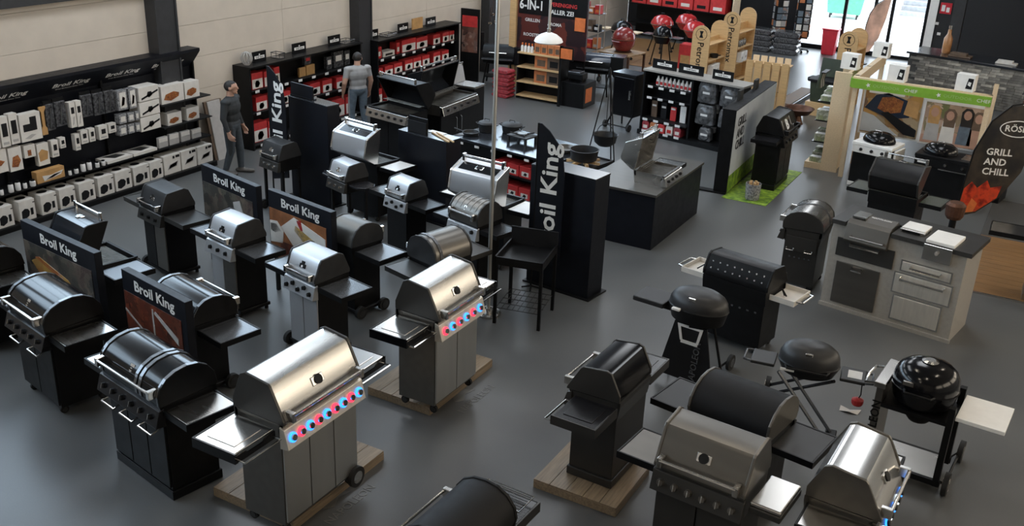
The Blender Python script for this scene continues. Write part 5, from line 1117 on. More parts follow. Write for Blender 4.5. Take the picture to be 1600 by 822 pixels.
B().prism([(-3.16, 1.30), (-3.10, 1.52), (-2.9, 1.56), (-2.7, 1.5), (-2.72, 1.28), (-2.95, 1.22)], 20.288, 20.292, 'y').obj('printed_shape', 'roast', pp_)
B().prism([(-2.66, 1.25), (-2.62, 1.56), (-2.40, 1.52), (-2.40, 1.2)], 20.288, 20.292, 'y').obj('printed_shape', 'kraft', pp_)
B().prism([(-3.10, 1.22), (-2.95, 1.26), (-2.38, .98), (-2.38, .84), (-2.6, .86)], 20.286, 20.29, 'y').obj('printed_shape', 'black_matte', pp_)
B().prism([(-3.42, .82), (-3.42, 1.2), (-3.2, 1.15), (-2.9, .95), (-2.7, .82)], 20.287, 20.291, 'y').obj('printed_shape', 'sky_print', pp_)
B().prism([(-2.28, .80), (-1.22, .80), (-1.22, .98), (-1.7, 1.06), (-2.28, .95)], 20.233, 20.2395, 'y').obj('printed_shape', 'skin', pq_)
for i, (fx, fh) in enumerate(((-2.10, 1.40), (-1.82, 1.37), (-1.52, 1.42), (-1.32, 1.38))):
    B().prism([(fx - .10, fh - .22), (fx + .10, fh - .22), (fx + .11, fh + .05), (fx + .05, fh + .13), (fx - .05, fh + .13), (fx - .11, fh + .05)], 20.230, 20.2385, 'y').obj('printed_hair', ('kraft', 'brown_card', 'hair', 'brown_card')[i], pq_)
for i, (fx, fh) in enumerate(((-2.10, 1.40), (-1.82, 1.37), (-1.52, 1.42), (-1.32, 1.38))):  # printed group of people reduced to soft shapes
    B().prism([(fx + .07 * math.cos(a), fh + .09 * math.sin(a)) for a in [2 * PI * k / 12 for k in range(12)]], 20.228, 20.238, 'y').obj('printed_head', 'skin', pq_); B().prism([(fx - .13, .85), (fx + .13, .85), (fx + .11, 1.25), (fx, 1.33), (fx - .11, 1.25)], 20.232, 20.239, 'y').obj('printed_shirt', ('grey_card', 'white_card', 'denim', 'skin')[i], pq_)
bc = thing('pine_bookcase', 'tall pine shelf of green packaged goods beside the green canopy', 'shelf', (-3.95, 20.2, 0))
box('back_panel', 'pine_pale', bc, .20, .26, -.30, .34, 0, 1.98); box('front_board', 'pine_pale', bc, -.02, .30, -.36, -.30, 0, 1.98); box('rear_board', 'pine_pale', bc, -.02, .30, .34, .40, 0, 1.98); box('bottom_board', 'pine_pale', bc, -.34, .22, -.34, .36, 0, .12)
for i, z in enumerate((.55, .98, 1.36)): box('shelf_board', 'shelf_black', bc, -.28, .20, -.30, .34, z - .02, z - .001)
for i, z in enumerate((.12, .55, .98, 1.36)):
    for k in range(3):
        o = thing('goods_pack', '%s green and white pack, %s shelf of the pine bookcase' % (('front', 'middle', 'rear')[k], ('lowest', 'second', 'third', 'top')[i]), 'packaging', (-4.20 + .03 * (i % 2), 20.01 + k * .215, z), 0, 'green goods on the pine bookcase')
        hgt = .10 + .05 * ((i + k) % 3); box('carton', 'green_goods', o, -.02, .24, -.09, .09, 0, hgt, bevel=.004); box('lid_print', 'green_fab' if k % 2 else 'label_white', o, .0, .20, -.07, .07, hgt, hgt + .003)
t = thing('glove_bundle', 'bunch of grey-green gloves hanging on the pine bookcase', 'gloves', (-4.19, 19.95, 1.62)); 
for i in range(5): B().tube([(-.02, -.15 + .08 * i, .30), (-.05, -.15 + .08 * i, .15), (-.04, -.14 + .08 * i, .0)], .028, 7, r2=.04).obj('glove', 'grey_card' if i % 2 else 'olive', t)
box('hanger', 'black', t, -.03, .06, -.18, .20, .30, .32)
for i, (x, y) in enumerate(((-3.80, 20.3), (-3.52, 21.9), (-2.80, 19.62), (-1.62, 19.60))):
    o = thing('appliance_box', '%s white appliance carton on top of the green canopy stand' % nth(i, 4), 'box', (x, y, 2.0 if i else 1.98), R(-8), 'white appliance cartons'); box('carton', 'white', o, -.16, .16, -.10, .10, 0, .30, bevel=.004); B().prism([(.02, .05), (.13, .05), (.14, .24), (.05, .24)], -.104, -.10, 'y').obj('print', 'black_matte', o); B().prism([(.05, .12), (.10, .10), (.11, .17), (.06, .18)], -.107, -.104, 'y').obj('picture', 'white', o)
# white and black dome grills below the canopy
def dome_grill(label, x, y, rz, w, panel, body, lx):
    t = thing('dome_grill', label, 'grill', (x, y, 0), R(rz)); box('body', body, t, -w/2, w/2, -.26, .26, .14, .74, bevel=.005); box('top_panel', panel, t, -w/2 - .02, w/2 + .02, -.30, .30, .86, .92, bevel=.01); pn = box('control_panel', panel, t, -w/2 - .01, w/2 + .01, -.29, -.26, .72, .86, bevel=.004)
    for i in range(3): knob(pn, (-w * .28 + i * w * .28, -.29, .79), (0, -1, .1), .032, 'black' if panel != 'black' else 'steel_bright')
    box('base_rail', panel, t, -w/2, w/2, -.28, .28, .07, .14); l_ = B().lathe([(r, zz * .18) for r, zz in ((1, 0), (1, .2), (.9, .6), (.65, .9), (.1, 1.0))], (lx, 0, .93), 26, .30, .25).obj('lid', 'black_gloss', t, smooth=True); B().tube([(lx - .06, -.08, 1.10), (lx - .06, -.1, 1.15), (lx + .06, -.1, 1.15), (lx + .06, -.08, 1.10)], .010, 6).obj('lid_handle', 'steel_bright', l_)
    for sx in (-1, 1): wheel(t, sx * (w/2 - .05), -.2, .07, .07, .04)
    for sx in (-1, 1): B().cyl((sx * (w/2 - .05), .2, 0), (sx * (w/2 - .05), .2, .08), .025).obj('foot', 'rubber', t)
    return t
t = dome_grill('white panel grill with black dome lid under the green canopy', -2.85, 19.2, -12, .72, 'white_paint', 'black', 0.); s_ = box('folding_shelf', 'white_card', t, .40, .44, -.24, .2, .45, .86, bevel=.006); B().tube([(.42, 0, .5), (.62, .1, .1)], .015, 6).obj('shelf_strut', 'black', s_)
t = dome_grill('wide black kitchen grill with black dome lid beside the white grill', -1.58, 19.1, -6, 1.05, 'black', 'black', -.18); box('inset_plate', 'steel', t, .22, .46, -.2, .2, .92, .93); box('front_rail', 'steel_bright', t, -.1, .5, -.33, -.31, .70, .72); box('name_tag', 'label_white', t, -.48, -.28, -.295, -.29, .76, .82)
t = thing('white_cooker_lid', 'bright white upright lid panel right of the poster with people', 'panel', (-.88, 20.0, 0), R(-10)); box('panel', 'white_paint', t, -.22, .22, -.02, .02, .9, 1.45, bevel=.01); box('cabinet', 'black', t, -.26, .26, -.25, .25, 0, .9, bevel=.005); B().cyl((0, -.03, 1.35), (0, -.02, 1.35), .03).obj('keyhole', 'black', t)
t = thing('spice_rack', 'metal rack of dark spice jars at the right edge', 'rack', (-.45, 22.9, 0), R(-10)); box('back', 'shelf_grey', t, -.32, .5, .0, .03, 0, 1.75)
for z in (.65, .92, 1.2, 1.48): box('shelf_board', 'shelf_grey', t, -.32, .5, -.22, .0, z - .015, z)
for i, z in enumerate((.65, .92, 1.2, 1.48)):
    for k in range(5):
        q = Matrix.Translation((-.45, 22.9, 0)) @ Matrix.Rotation(R(-10), 4, 'Z') @ Vector((-.24 + k * .15, -.11, z)); o = thing('sauce_jar', '%s dark sauce jar on the %s board of the metal rack' % (ORD[k] if k == 0 else ORD[k] + ' from the left', ('lowest', 'second', 'third', 'top')[i]), 'jar', q, 0, 'dark sauce jars'); B().lathe([(.05, 0), (.052, .01), (.052, .13), (.035, .15)], n=10).obj('glass', 'copper_rust', o, smooth=True); B().cyl((0, 0, .15), (0, 0, .185), .045, n=10).obj('lid', 'black', o); box('label_print', 'label_white', o, -.03, .03, -.056, -.05, .03, .09)

# ------------------------------------------------------------------ accessory gondola
go = thing('accessory_gondola', 'black accessory gondola with wrapped round covers and bottles', 'shelf', (-8.05, 20.15, 0), R(-9.5))
GW = 2.35
box('back_panel', 'black', go, 0, GW, .40, .44, 0, 1.40); box('top_board', 'kitchen_grey', go, -.02, GW + .02, .05, .62, 1.38, 1.42)
for x in (0, 1.18, GW - .04): box('side_panel', 'black', go, x, x + .04, .06, .42, 0, 1.38)
box('base', 'black', go, 0, GW, -.02, .44, 0, .10)
for z, d in ((1.08, .10), (.82, .16), (.36, .0)): box('shelf_board', 'black_matte', go, .04, 1.18, d, .40, z - .02, z - .001)
for z in (1.04, .80, .34, .08):
    for i in range(4): box('price_tag', 'label_white', go, .12 + i * .27, .24 + i * .27, -.03 if z < .4 else .07, -.022 if z < .4 else .08, z - .01, z + .04)
MG = Matrix.Translation((-8.05, 20.15, 0)) @ Matrix.Rotation(R(-9.5), 4, 'Z')
for i in range(9):
    q = MG @ Vector((.28 + i * .10, .22, 1.08)); o = thing('sauce_bottle', '%s white bottle with red label on the top board of accessory gondola' % nth(i, 9), 'bottle', q, R(-9.5), 'white bottles on the gondola'); B().lathe([(.04, 0), (.042, .12), (.02, .17), (.018, .20)], n=10).obj('bottle', 'label_white', o, smooth=True); box('label_print', 'red_card', o, -.03, .03, -.045, -.038, .03, .09)
for i, (x, z, r_) in enumerate(((1.50, 1.13, .22), (2.02, 1.13, .22), (1.50, .66, .22), (2.02, .66, .2), (1.55, .25, .145))):
    q = MG @ Vector((x, .16, z - r_ if z > .3 else .10)); o = thing('wrapped_cover', ('upper left', 'upper right', 'middle left', 'middle right', 'lowest')[i] + ' black round cover in clear wrap on the gondola', 'packaging', q, R(-9.5), 'wrapped round covers')
    B().prism([(-r_, .03), (-r_ * .9, 0), (r_ * .9, 0), (r_, .03), (r_ * .96, r_ * 1.5), (r_ * .8, r_ * 2), (-r_ * .8, r_ * 2), (-r_ * .96, r_ * 1.5)], .0, .16, 'y').obj('wrap', 'wrap_grey', o, bevel=.03); B().cyl((0, .005, r_ * .95), (0, -.02, r_ * .95), r_ * .85, r_ * .7, n=22).obj('cover', 'wrap_grey', o, smooth=True); box('name_tag', 'label_white', o, -.08, .08, -.025, -.02, r_ - .02, r_ + .025); box('hanger', 'clear_pack', o, -r_, r_, .161, .235, r_ * 1.2, r_ * 2.05)
for i in range(5):
    q = MG @ Vector((.18 + i * .20, .15, .10)); o = thing('chip_bag', '%s red and pale wood chip bag at the gondola foot' % nth(i, 5), 'bag', q, R(-9.5), 'bags at the gondola foot'); B().prism([(-.08, 0), (.08, 0), (.085, .15), (.07, .2), (-.07, .2), (-.085, .15)], -.14, .12, 'y').obj('bag', ('red_bag', 'orange_card', 'red_card', 'white_card', 'red_bag')[i], o, bevel=.01); box('label_print', 'white_card' if i != 3 else 'red_card', o, -.05, .05, -.146, -.14, .05, .12)
for i in range(4):
    q = MG @ Vector((.22 + i * .24, .10, .36)); o = thing('utensil_card', '%s hanging tool card in the middle of the gondola' % nth(i, 4), 'packaging', q, R(-9.5), 'tool cards'); box('card', ('brown_card', 'black_matte', 'red_card', 'white')[i], o, -.07, .07, .16, .19, 0, .36 if i != 2 else .3, bevel=.003); box('print', 'label_white', o, -.05, .05, .152, .16, .24, .28)
for i, x in enumerate((.35, 1.0, 1.75)):
    q = MG @ Vector((x, .30, 1.42)); o = thing('name_plate', '%s black name plate on top of the accessory gondola' % nth(i, 3), 'sign', q, R(-9.5), 'name plates on the gondola'); box('plate', 'black', o, -.30 if i != 2 else -.24, .30 if i != 2 else .24, 0, .02, 0, .20, bevel=.004); box('name_field', 'white', o, -.18, .18, -.003, 0, .07, .13); text('Grill Guru', .055, o, (0, -.004, .10), (PI/2, 0, 0), 'black', bold=.015); box('crest', 'white', o, -.015, .015, -.003, 0, .14, .17)
t = thing('cabinet_smoker', 'tall black cabinet smoker on a wheeled frame left of the gondola', 'smoker', (-8.42, 20.42, 0), R(-9.5)); box('body', 'black', t, -.30, .26, -.22, .22, .30, 1.22, bevel=.01); box('top_plate', 'black_top', t, -.32, .28, -.24, .24, 1.22, 1.25)
for sx in (-.28, .24): B().tube([(sx, -.2, .32), (sx - .10, -.28, .06)], .02, 6).obj('leg', 'black', t); B().tube([(sx, .2, .32), (sx, .22, .0)], .02, 6).obj('leg', 'black', t)
B().tube([(-.38, -.28, .08), (.20, -.28, .08)], .015, 6).obj('axle', 'black', t); wheel(t, -.40, -.28, .08, .08, .05); wheel(t, .22, -.28, .08, .08, .05); box('door', 'black_gloss', t, -.27, .23, -.235, -.222, .36, 1.16, bevel=.006); box('handle', 'steel', t, .14, .18, -.26, -.237, .7, .9)

# ------------------------------------------------------------------ pine arch racks, pallets, crate, fire bowls
def arch(label, x, y, rz, h, w=.46, d=.9, txt='Petromax', right=True, txtcut=None):
    t = thing('arch_rack', label, 'shelf', (x, y, 0), R(rz), 'pine arch racks')
    pts = [(-w/2, 0), (w/2, 0), (w/2, h - w/2)] + [(w/2 * math.cos(a), h - w/2 + w/2 * math.sin(a)) for a in [PI * k / 10 for k in range(1, 10)]] + [(-w/2, h - w/2)]
    f_ = B().prism(pts, -.03, 0, 'y').obj('front_panel', 'pine', t); B().prism(pts, d, d + .03, 'y').obj('rear_panel', 'pine', t)
    B().tube([(.14 * math.cos(a), -.032, h - w/2 + .02 + .14 * math.sin(a)) for a in [2 * PI * k / 20 for k in range(20)]], .006, 5, closed=True).obj('logo_ring', 'black', f_); B().prism([(-.05, h - w/2 - .06), (.05, h - w/2 - .06), (.02, h - w/2 + .02), (.05, h - w/2 + .1), (-.05, h - w/2 + .1), (-.02, h - w/2 + .02)], -.036, -.03, 'y').obj('logo_mark', 'black', f_)
    text(txt, .23, f_, (.0, -.034, h - w/2 - .62), (PI/2, PI/2, 0), 'black', bold=.008, xs=1.0)
    for z in (.15, .62, 1.02, 1.42):
        if z < h - .3: box('shelf_board', 'pine_h', t, -w/2 + .02, w/2 - .02, 0, d, z, z + .025)
    box('divider', 'pine', t, -.02, .0, 0, d, .15, h - .35)
    return t
arch('nearer pine arch rack with carved round logo and vertical lettering', -8.02, 23.7, -4, 1.9, d=1.1)
arch('taller pine arch rack with round logo standing behind the first', -7.98, 25.9, -4, 1.98, d=1.1)
arch('pine arch rack half hidden behind the olive crate', -4.90, 25.5, -6, 1.9, d=.7)
for i, (x, y, z) in enumerate(((-7.88, 24.2, .645), (-7.85, 26.4, .645))):
    for k in range(2):
        o = thing('white_carton', '%s white carton on the %s arch rack' % (('front', 'rear')[k], ('nearer', 'taller')[i]), 'box', (x, y + k * .3 - .1, z), 0, 'white cartons on arch racks'); box('carton', 'white', o, -.0, .13, -.12, .12, 0, .26, bevel=.004); box('print', 'grey_card', o, .13, .133, -.05, .05, .08, .14)
pan('black iron skillet on the nearer arch rack', -7.86, 24.35, .10, .08, .12, z=1.045, rz=R(150))
for k in range(3):
    o = thing('enamel_jar', '%s grey enamel jar on the taller arch rack' % nth(k, 3), 'jar', (-7.84, 26.25 + .2 * k, 1.045)); B().lathe([(.06, 0), (.065, .12), (.05, .15)], n=12).obj('body', 'shelf_grey', o, smooth=True); B().cyl((0, 0, .15), (0, 0, .18), .05).obj('lid', 'steel', o)
t = thing('chain_bundle', 'black chain bundle hanging beside the taller pine arch rack', 'chain', (-8.18, 25.8, 1.0))
for k in range(6): B().tube([(.03 * math.cos(a), 0, -.6 + k * .11 + .06 * math.sin(a)) for a in [2 * PI * j / 8 for j in range(8)]], .014, 5, closed=True).obj('chain_link', 'iron', t)
B().tube([(0, 0, .1), (.0, .08, .12)], .01, 5).obj('hook', 'iron', t)
pl = thing('pallet_stand', 'display stand made of upright pine pallets by the display wall', 'pallet', (-6.42, 22.3, 0), R(3))
for i in range(5): box('slat', 'pine', pl, -.02 + i * .2, .14 + i * .2, 0, .03, .02, 1.5)
for z in (.1, .75, 1.35): box('rail', 'pine_h', pl, -.02, .94, .03, .10, z, z + .10)
for i in range(5): box('slat', 'pine_pale', pl, .02 + i * .18, .16 + i * .18, .45, .48, .02, 1.55)
for z in (.1, 1.40): box('rail', 'pine_h', pl, -.02, .94, .10, .45, z, z + .025)
t = thing('fire_trough', 'long low fire trough with dark filling on the bluish floor', 'trough', (-6.0, 25.6, 0), R(-2)); B().box(-.22, .22, -1.1, 1.1, 0, .12).obj('frame', 'shelf_grey', t, bevel=.006); box('filling', 'brown_card', t, -.18, .18, -1.06, 1.06, .12, .135)
t = thing('fire_bowl', 'round rust brown fire bowl on a low foot by the pallets', 'fire bowl', (-5.36, 23.28, 0)); B().lathe([(.10, .2), (.26, .24), (.36, .36), (.37, .37), (.34, .36), (.24, .26), (.02, .24)], n=28, cap=False).obj('bowl', 'copper_rust', t, smooth=True); B().lathe([(.16, 0), (.14, .02), (.08, .2), (.11, .22)], n=16).obj('foot', 'copper_rust', t)
t = thing('storage_crate', 'olive green storage crate with an open lid on pine base', 'crate', (-5.0, 24.6, 0), R(-8)); B().prism([(-.34, .32), (.34, .32), (.40, .82), (-.40, .82)], -.28, .28, 'y').obj('body', 'olive', t, bevel=.02); box('rim', 'black_matte', t, -.44, .44, -.32, .32, .80, .86, bevel=.01); B().prism([(.22, .86), (.28, .86), (.34, 1.28), (.28, 1.30)], -.38, .38).obj('lid', 'olive', t, bevel=.01); box('pine_base', 'pine_h', t, -.42, .44, -.34, .34, 0, .32, bevel=.005); box('handle', 'black_matte', t, -.52, -.42, -.15, .15, .78, .86, bevel=.01)

# ------------------------------------------------------------------ far display: banner, pine shelves, bags, smokers, kettles
bn = thing('banner_wall', 'large dark banner wall with white and red headline above the pine shelves', 'banner', (-11.25, 22.35, 0)); box('board', 'ember_print', bn, -1.15, .78, 0, .06, .9, 3.0); box('stand', 'black', bn, -1.1, .74, .06, .12, 0, .9); box('side_post', 'pine', bn, -1.35, -1.17, -.05, .1, 0, 3.0); box('header_field', 'black', bn, -1.12, .75, -.006, 0, 1.88, 2.95)
text('6-IN-1', .32, bn, (-.76, -.012, 2.10), (PI/2, 0, 0), 'lettering', bold=.02, xs=.8); text('ALLER ZEI', .15, bn, (.10, -.012, 2.0), (PI/2, 0, 0), 'lettering', bold=.02, xs=.95); text('VERENIGING', .13, bn, (.12, -.012, 2.18), (PI/2, 0, 0), 'red_card', bold=.02)
for i, s_ in enumerate(('GRILLEN', 'ROOSTER')): text(s_, .11, bn, (-.72, -.012, 1.74 - .36 * i), (PI/2, 0, 0), 'lettering', bold=.015)
for i, s_ in enumerate(('AROMA', 'REVERSE')): text(s_, .11, bn, (-.1, -.012, 1.70 - .36 * i), (PI/2, 0, 0), 'lettering', bold=.015)
box('orange_field', 'orange', bn, .46, .74, -.03, -.018, 1.62, 1.94)
ps = thing('pine_shelf', 'black shelf with pale pine boards holding orange cartons', 'shelf', (-11.2, 21.35, 0)); box('back_panel', 'black', ps, -.62, .60, .38, .42, 0, 1.2)
for s in (-.62, .56): box('side_panel', 'black', ps, s, s + .04, .02, .40, 0, 1.2)
for z in (.10, .44, .80, 1.14): box('shelf_board', 'pine_h', ps, -.58, .56, -.06, .38, z - .03, z)
for lv, z in enumerate((.44, .80)):
    for k in range(2):
        o = thing('orange_carton', '%s carton on the %s pine board' % (('orange printed', 'dark brown')[k], ('lower', 'upper')[lv]), 'box', (-11.18 + k * .345, 21.55, z), 0, 'cartons on the pine boards'); box('carton', ('orange_card', 'brown_card')[k], o, -.17, .17, -.16, .16, 0, .30, bevel=.004); box('print', ('brown_card', 'black_matte')[k], o, -.10, .12, -.163, -.16, .05, .2)
for k in range(4):
    o = thing('rub_pack', '%s orange window pack on the top pine board' % nth(k, 4), 'packaging', (-11.29 + .18 * k, 21.45, 1.14), 0, 'orange packs on the top board'); box('pack', 'orange_card', o, -.085, .085, -.06, .06, 0, .24, bevel=.004); box('window', 'brown_card', o, -.05, .05, -.063, -.06, .04, .16)
for k in range(4):
    o = thing('sauce_bottle', '%s small bottle with orange cap on the top pine board' % nth(k, 4), 'bottle', (-11.72 + .09 * k, 21.42, 1.14), 0, 'orange capped bottles'); B().lathe([(.035, 0), (.037, .12), (.015, .16)], n=10).obj('body', 'label_white', o, smooth=True); B().cyl((0, 0, .16), (0, 0, .21), .022, n=8).obj('cap', 'orange', o)
for k in range(7):
    o = B().prism([(-.20, .0), (.20, .0), (.25, .05), (.20, .095), (-.20, .095), (-.25, .05)], -.17, .17, 'y').obj('pellet_bag', 'red_bag', None, bevel=.02, loc=(-12.12 + .015 * (k % 2), 21.25 + .01 * (k % 3), .0 + k * .098), rz=R(-6 + 5 * (k % 3))); tag(o, ('lowest', 'second', 'third', 'fourth', 'fifth', 'sixth', 'topmost')[k] + ' dark red pellet bag in the stack beside the pine shelf', 'bag', 'stacked pellet bags')
t = thing('branded_cube', 'black display cube with an orange square on its side', 'display cube', (-10.28, 21.65, 0)); box('body', 'black', t, -.30, .32, -.32, .35, 0, .58, bevel=.005); box('orange_field', 'orange', t, .32, .326, -.22, .12, .12, .46)
t = thing('tabletop_grill', 'small folded black grill on the black display cube', 'grill', (-10.3, 21.65, .58)); box('body', 'black', t, -.2, .2, -.15, .15, .05, .2, bevel=.02); box('lid', 'shelf_grey', t, -.2, .12, -.13, .13, .2, .23, bevel=.01)
for sx in (-.15, .15): box('foot', 'black', t, sx - .02, sx + .02, -.12, .12, 0, .05)
t = thing('slatwall_sign', 'small orange sign on the black post beside the pine shelf', 'sign', (-10.55, 21.2, 0)); box('post', 'black', t, -.03, .03, -.03, .03, 0, 1.45); box('plate', 'orange', t, .0, .30, -.035, -.03, 1.16, 1.40); box('frame', 'black', t, -.03, .33, -.03, -.01, 1.13, 1.43)
def pellet(label, x, y, rz, lidm, L=.80):
    t = thing('pellet_smoker', label, 'smoker', (x, y, 0), R(rz)); pr = [(.25 * math.cos(a), .78 + .25 * math.sin(a)) for a in [2 * PI * k / 22 for k in range(22)]]
    B().prism(pr, -L/2, L/2).obj('barrel', 'black', t, smooth=True); pr2 = [(.262 * math.cos(a), .79 + .262 * math.sin(a)) for a in [R(10) + R(150) * k / 10 for k in range(11)]] + [(.25 * math.cos(a), .79 + .25 * math.sin(a)) for a in [R(160) - R(150) * k / 10 for k in range(11)]]
    B().prism(pr2, -L/2 - .005, L/2 + .005).obj('lid', lidm, t, smooth=True); B().tube([(-.22, -.27, .88), (-.22, -.33, .88), (.22, -.33, .88), (.22, -.27, .88)], .014, 8).obj('handle', 'steel_bright', t); box('hopper', 'black', t, L/2, L/2 + .32, -.22, .22, .58, 1.0, bevel=.01); box('hopper_lid', 'black_top', t, L/2 - .005, L/2 + .33, -.23, .23, 1.0, 1.03)
    for sx in (-1, 1):
        for s2 in (-1, 1): B().tube([(sx * (L/2 - .1), s2 * .16, .60), (sx * (L/2 - .02), s2 * .26, .02)], .025, 6).obj('leg', 'black', t)
    box('bottom_shelf', 'black', t, -L/2 + .05, L/2 - .05, -.2, .2, .22, .24); B().cyl((-L/2 - .08, .1, .85), (-L/2 - .08, .1, 1.3), .05).obj('chimney', 'black', t); box('front_shelf', 'shelf_grey', t, -L/2, L/2, -.45, -.28, .72, .74)
    return t
pellet('blue lidded pellet smoker in front of the red ceramic egg', -10.40, 22.90, 12, 'blue_enamel'); pellet('black pellet smoker standing at the white wall below the column', -12.85, 22.30, 20, 'black')
t = thing('photo_board', 'tall dark board with red flame photograph at the white wall', 'board', (-13.85, 22.15, 0), R(8)); box('board', 'black', t, -.10, .42, 0, .05, 0, 1.85); box('photo', 'spark_print', t, -.06, .38, -.006, 0, .75, 1.62); box('red_header', 'red_card', t, -.05, .37, -.010, -.006, 1.40, 1.68)
# red ceramic egg on a wooden cart
t = thing('ceramic_egg', 'dark red ceramic egg grill lying open on its cart', 'grill', (-10.45, 24.62, .82), R(-10)); B().lathe([(.05, .02), (.2, .05), (.29, .18), (.31, .32), (.29, .46), (.2, .58), (.08, .64)], n=24).obj('body', 'kamado_red', t, smooth=True); B().lathe([(.06, .64), (.06, .70), (.03, .72)], n=12).obj('vent_cap', 'iron', t); B().tube([(.315 * math.cos(a), .315 * math.sin(a), .34) for a in [2 * PI * k / 20 for k in range(20)]], .012, 6, closed=True).obj('band', 'copper_rust', t); B().tube([(-.12, -.28, .30), (-.12, -.36, .30), (.12, -.36, .30), (.12, -.28, .30)], .016, 8).obj('handle', 'kamado_red', t); B().lathe([(.22, 0), (.24, .02), (.2, .03)], n=20).obj('base_ring', 'copper_rust', t)
t = thing('wooden_cart', 'wood and steel cart carrying the dark red ceramic egg', 'cart', (-10.45, 24.62, 0), R(-10)); 
for i in range(5): box('slat', 'oak', t, -.48, .48, -.42 + i * .17, -.27 + i * .17, .79, .82)
for i in range(4): box('slat', 'oak', t, -.44, .44, -.38 + i * .2, -.22 + i * .2, .28, .31)
for sx in (-1, 1):
    for s2 in (-1, 1): box('leg', 'copper_rust', t, sx * .44 - .025, sx * .44 + .025, s2 * .38 - .025, s2 * .38 + .025, .16, .79); wheel(t, sx * .44, s2 * .38, .08, .08, .04, 'dark_steel')
box('frame', 'copper_rust', t, -.46, .46, -.40, -.36, .74, .79); box('frame', 'copper_rust', t, -.46, .46, .36, .40, .74, .79)
def kettle(label, x, y, m, r=.29, side=None, name='kettle_grill'):
    t = thing(name, label, 'grill', (x, y, 0), R(-10)); B().lathe([(.05, .62), (.2, .65), (r, .84), (r + .01, .86)], n=24).obj('bowl', m, t, smooth=True); l_ = B().lathe([(r + .01, .865), (r, .93), (r * .75, 1.06), (r * .35, 1.12), (.02, 1.13)], n=24).obj('lid', m, t, smooth=True); B().tube([(-.05, 0, 1.12), (-.05, 0, 1.18), (.05, 0, 1.18), (.05, 0, 1.12)], .012, 6).obj('lid_handle', 'black', l_); B().lathe([(r + .014, .855), (r + .014, .872)], n=24).obj('rim_band', 'steel', t)
    for a in (.5, 2.1, 3.7, 5.3): B().tube([(.18 * math.cos(a), .18 * math.sin(a), .68), (r * 1.05 * math.cos(a), r * 1.05 * math.sin(a), .05)], .018, 6).obj('leg', 'black', t); B().cyl((r * 1.05 * math.cos(a) - .02, r * 1.05 * math.sin(a), .04), (r * 1.05 * math.cos(a) + .02, r * 1.05 * math.sin(a), .04), .04).obj('caster', 'rubber', t)
    if side:
        for s in (-1, 1): box('side_table', side, t, *sorted((s * (r + .03), s * (r + .32))), -.16, .16, .84, .87, bevel=.004)
    return t
kettle('black kettle with pale wooden side tables at the far red shelves', -11.75, 27.5, 'black_gloss', .32, 'pine_pale'); kettle('black kettle on four castered legs left of the arch racks', -10.45, 27.45, 'black_gloss', .28, 'shelf_grey')
for i, (x, y) in enumerate(((-11.25, 29.4), (-10.75, 30.2), (-10.05, 29.0))): kettle(('left red kettle grill in the far group', 'rear red kettle grill in the far group', 'right red kettle grill in the far group')[i], x, y, 'red_paint', .34)
fr = thing('far_rack', 'black far rack filled with red cartons and a white price strip', 'shelf', (-13.2, 31.4, 0), R(-6)); box('back_panel', 'black', fr, 0, 3.6, .5, .55, 0, 2.6)
for z in (.5, 1.1, 1.7): box('shelf_board', 'black', fr, 0, 3.6, 0, .5, z - .03, z)
box('price_strip', 'label_white', fr, 0, 2.9, -.012, 0, 1.66, 1.74); box('end_panel', 'pine_pale', fr, 3.6, 3.64, 0, .5, 0, 2.3)
MF = Matrix.Translation((-13.2, 31.4, 0)) @ Matrix.Rotation(R(-6), 4, 'Z')
for lv, z in enumerate((1.1, 1.7)):
    for k in range(6):
        q = MF @ Vector((.30 + k * .56, .25, z)); o = thing('red_carton', '%s red carton on the %s board of the far rack' % (nth(k, 6), ('middle', 'top')[lv]), 'box', q, R(-6), 'red cartons on the far rack'); box('carton', 'red_card', o, -.26, .26, -.22, .22, 0, .44 if (k + lv) % 3 else .34, bevel=.004); box('print', 'white_card' if k % 2 else 'black_matte', o, -.15, .15, -.224, -.22, .08, .18)
for k in range(8):
    o = B().prism([(-.34, 0), (.34, 0), (.40, .09), (.34, .17), (-.34, .17), (-.40, .09)], -.26, .26, 'y').obj('charcoal_bag', 'clear_dark', None, bevel=.03, loc=(-8.85 + .85 * (k % 2), 31.9, (k // 2) * .175), rz=R(4 * (k % 3))); tag(o, '%s dark charcoal bag in the %s stack at the black far wall' % (('lowest', 'second', 'third', 'topmost')[k // 2], ('left', 'right')[k % 2]), 'bag', 'charcoal bags at the far wall')
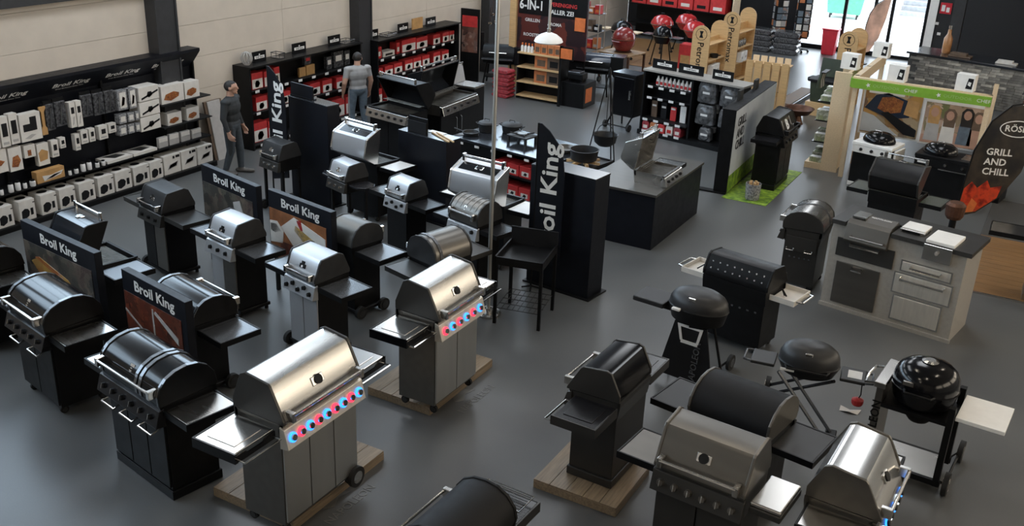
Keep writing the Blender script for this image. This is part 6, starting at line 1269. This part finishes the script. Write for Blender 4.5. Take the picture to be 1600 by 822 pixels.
t = thing('red_carton', 'red carton with tan toy bear beside the black castered kettle', 'box', (-9.7, 27.6, 0)); box('carton', 'red_card', t, -.2, .2, -.2, .2, 0, .7, bevel=.004); box('print', 'kraft', t, -.14, .14, -.204, -.2, .1, .4)
# tan floor under the far kettles, slim rack beside the banner, tools on the column
lf = struct(B().box(-12.9, -9.55, 26.9, 31.2, 0, .006).obj('floor_far_laminate', 'mortar'))
for i in range(14):
    for k in range(2): B().box(-12.88 + k * 1.66, -12.88 + k * 1.66 + 1.65, 26.92 + i * .305, 26.92 + i * .305 + .30, .006, .012).obj('plank', 'laminate', lf)
t = thing('slim_rack', 'slim steel rack of dark and orange packs beside the banner wall', 'rack', (-11.32, 24.5, 0), R(-4))
for sx in (-.28, .28):
    for s2 in (-.18, .18): B().cyl((sx, s2, 0), (sx, s2, 2.7), .014, n=6).obj('post', 'steel_z', t)
for z in (.35, .85, 1.30, 1.75, 2.2): box('shelf_board', 'shelf_grey', t, -.30, .30, -.20, .20, z - .012, z)
MR = Matrix.Translation((-11.32, 24.5, 0)) @ Matrix.Rotation(R(-4), 4, 'Z')
for i, z in enumerate((.85, 1.30, 1.75, 2.2)):
    for k in range(3):
        q = MR @ Vector((-.19 + .19 * k, -.05, z)); o = thing('goods_pack', '%s pack on the %s board of the slim steel rack' % (('left', 'middle', 'right')[k], ('second', 'third', 'fourth', 'top')[i]), 'packaging', q, R(-4), 'packs on the slim rack'); box('pack', ('orange_card', 'black_matte', 'red_card', 'brown_card')[(i + 2 * k) % 4], o, -.08, .08, -.09, .09, 0, .16 + .06 * ((i + k) % 3), bevel=.004); box('label_print', ('label_white', 'orange', 'grey_card')[(i + k) % 3], o, -.05, .05, -.094, -.09, .04, .11)
for i in range(4):
    t = thing('steel_ladle', '%s pale steel tool hanging on the far column' % nth(i, 4), 'tool', (X0 + .27, 23.42 + .12 * i, 1.35 + .22 * (i % 2)), 0, 'steel tools on the far column'); B().tube([(0, 0, .0), (.02, 0, .38)], .012, 6).obj('handle', 'steel_bright', t); B().lathe([(.02, -.08), (.05, -.05), (.05, .0), (.01, .01)], n=12).obj('bowl', 'steel_bright', t)
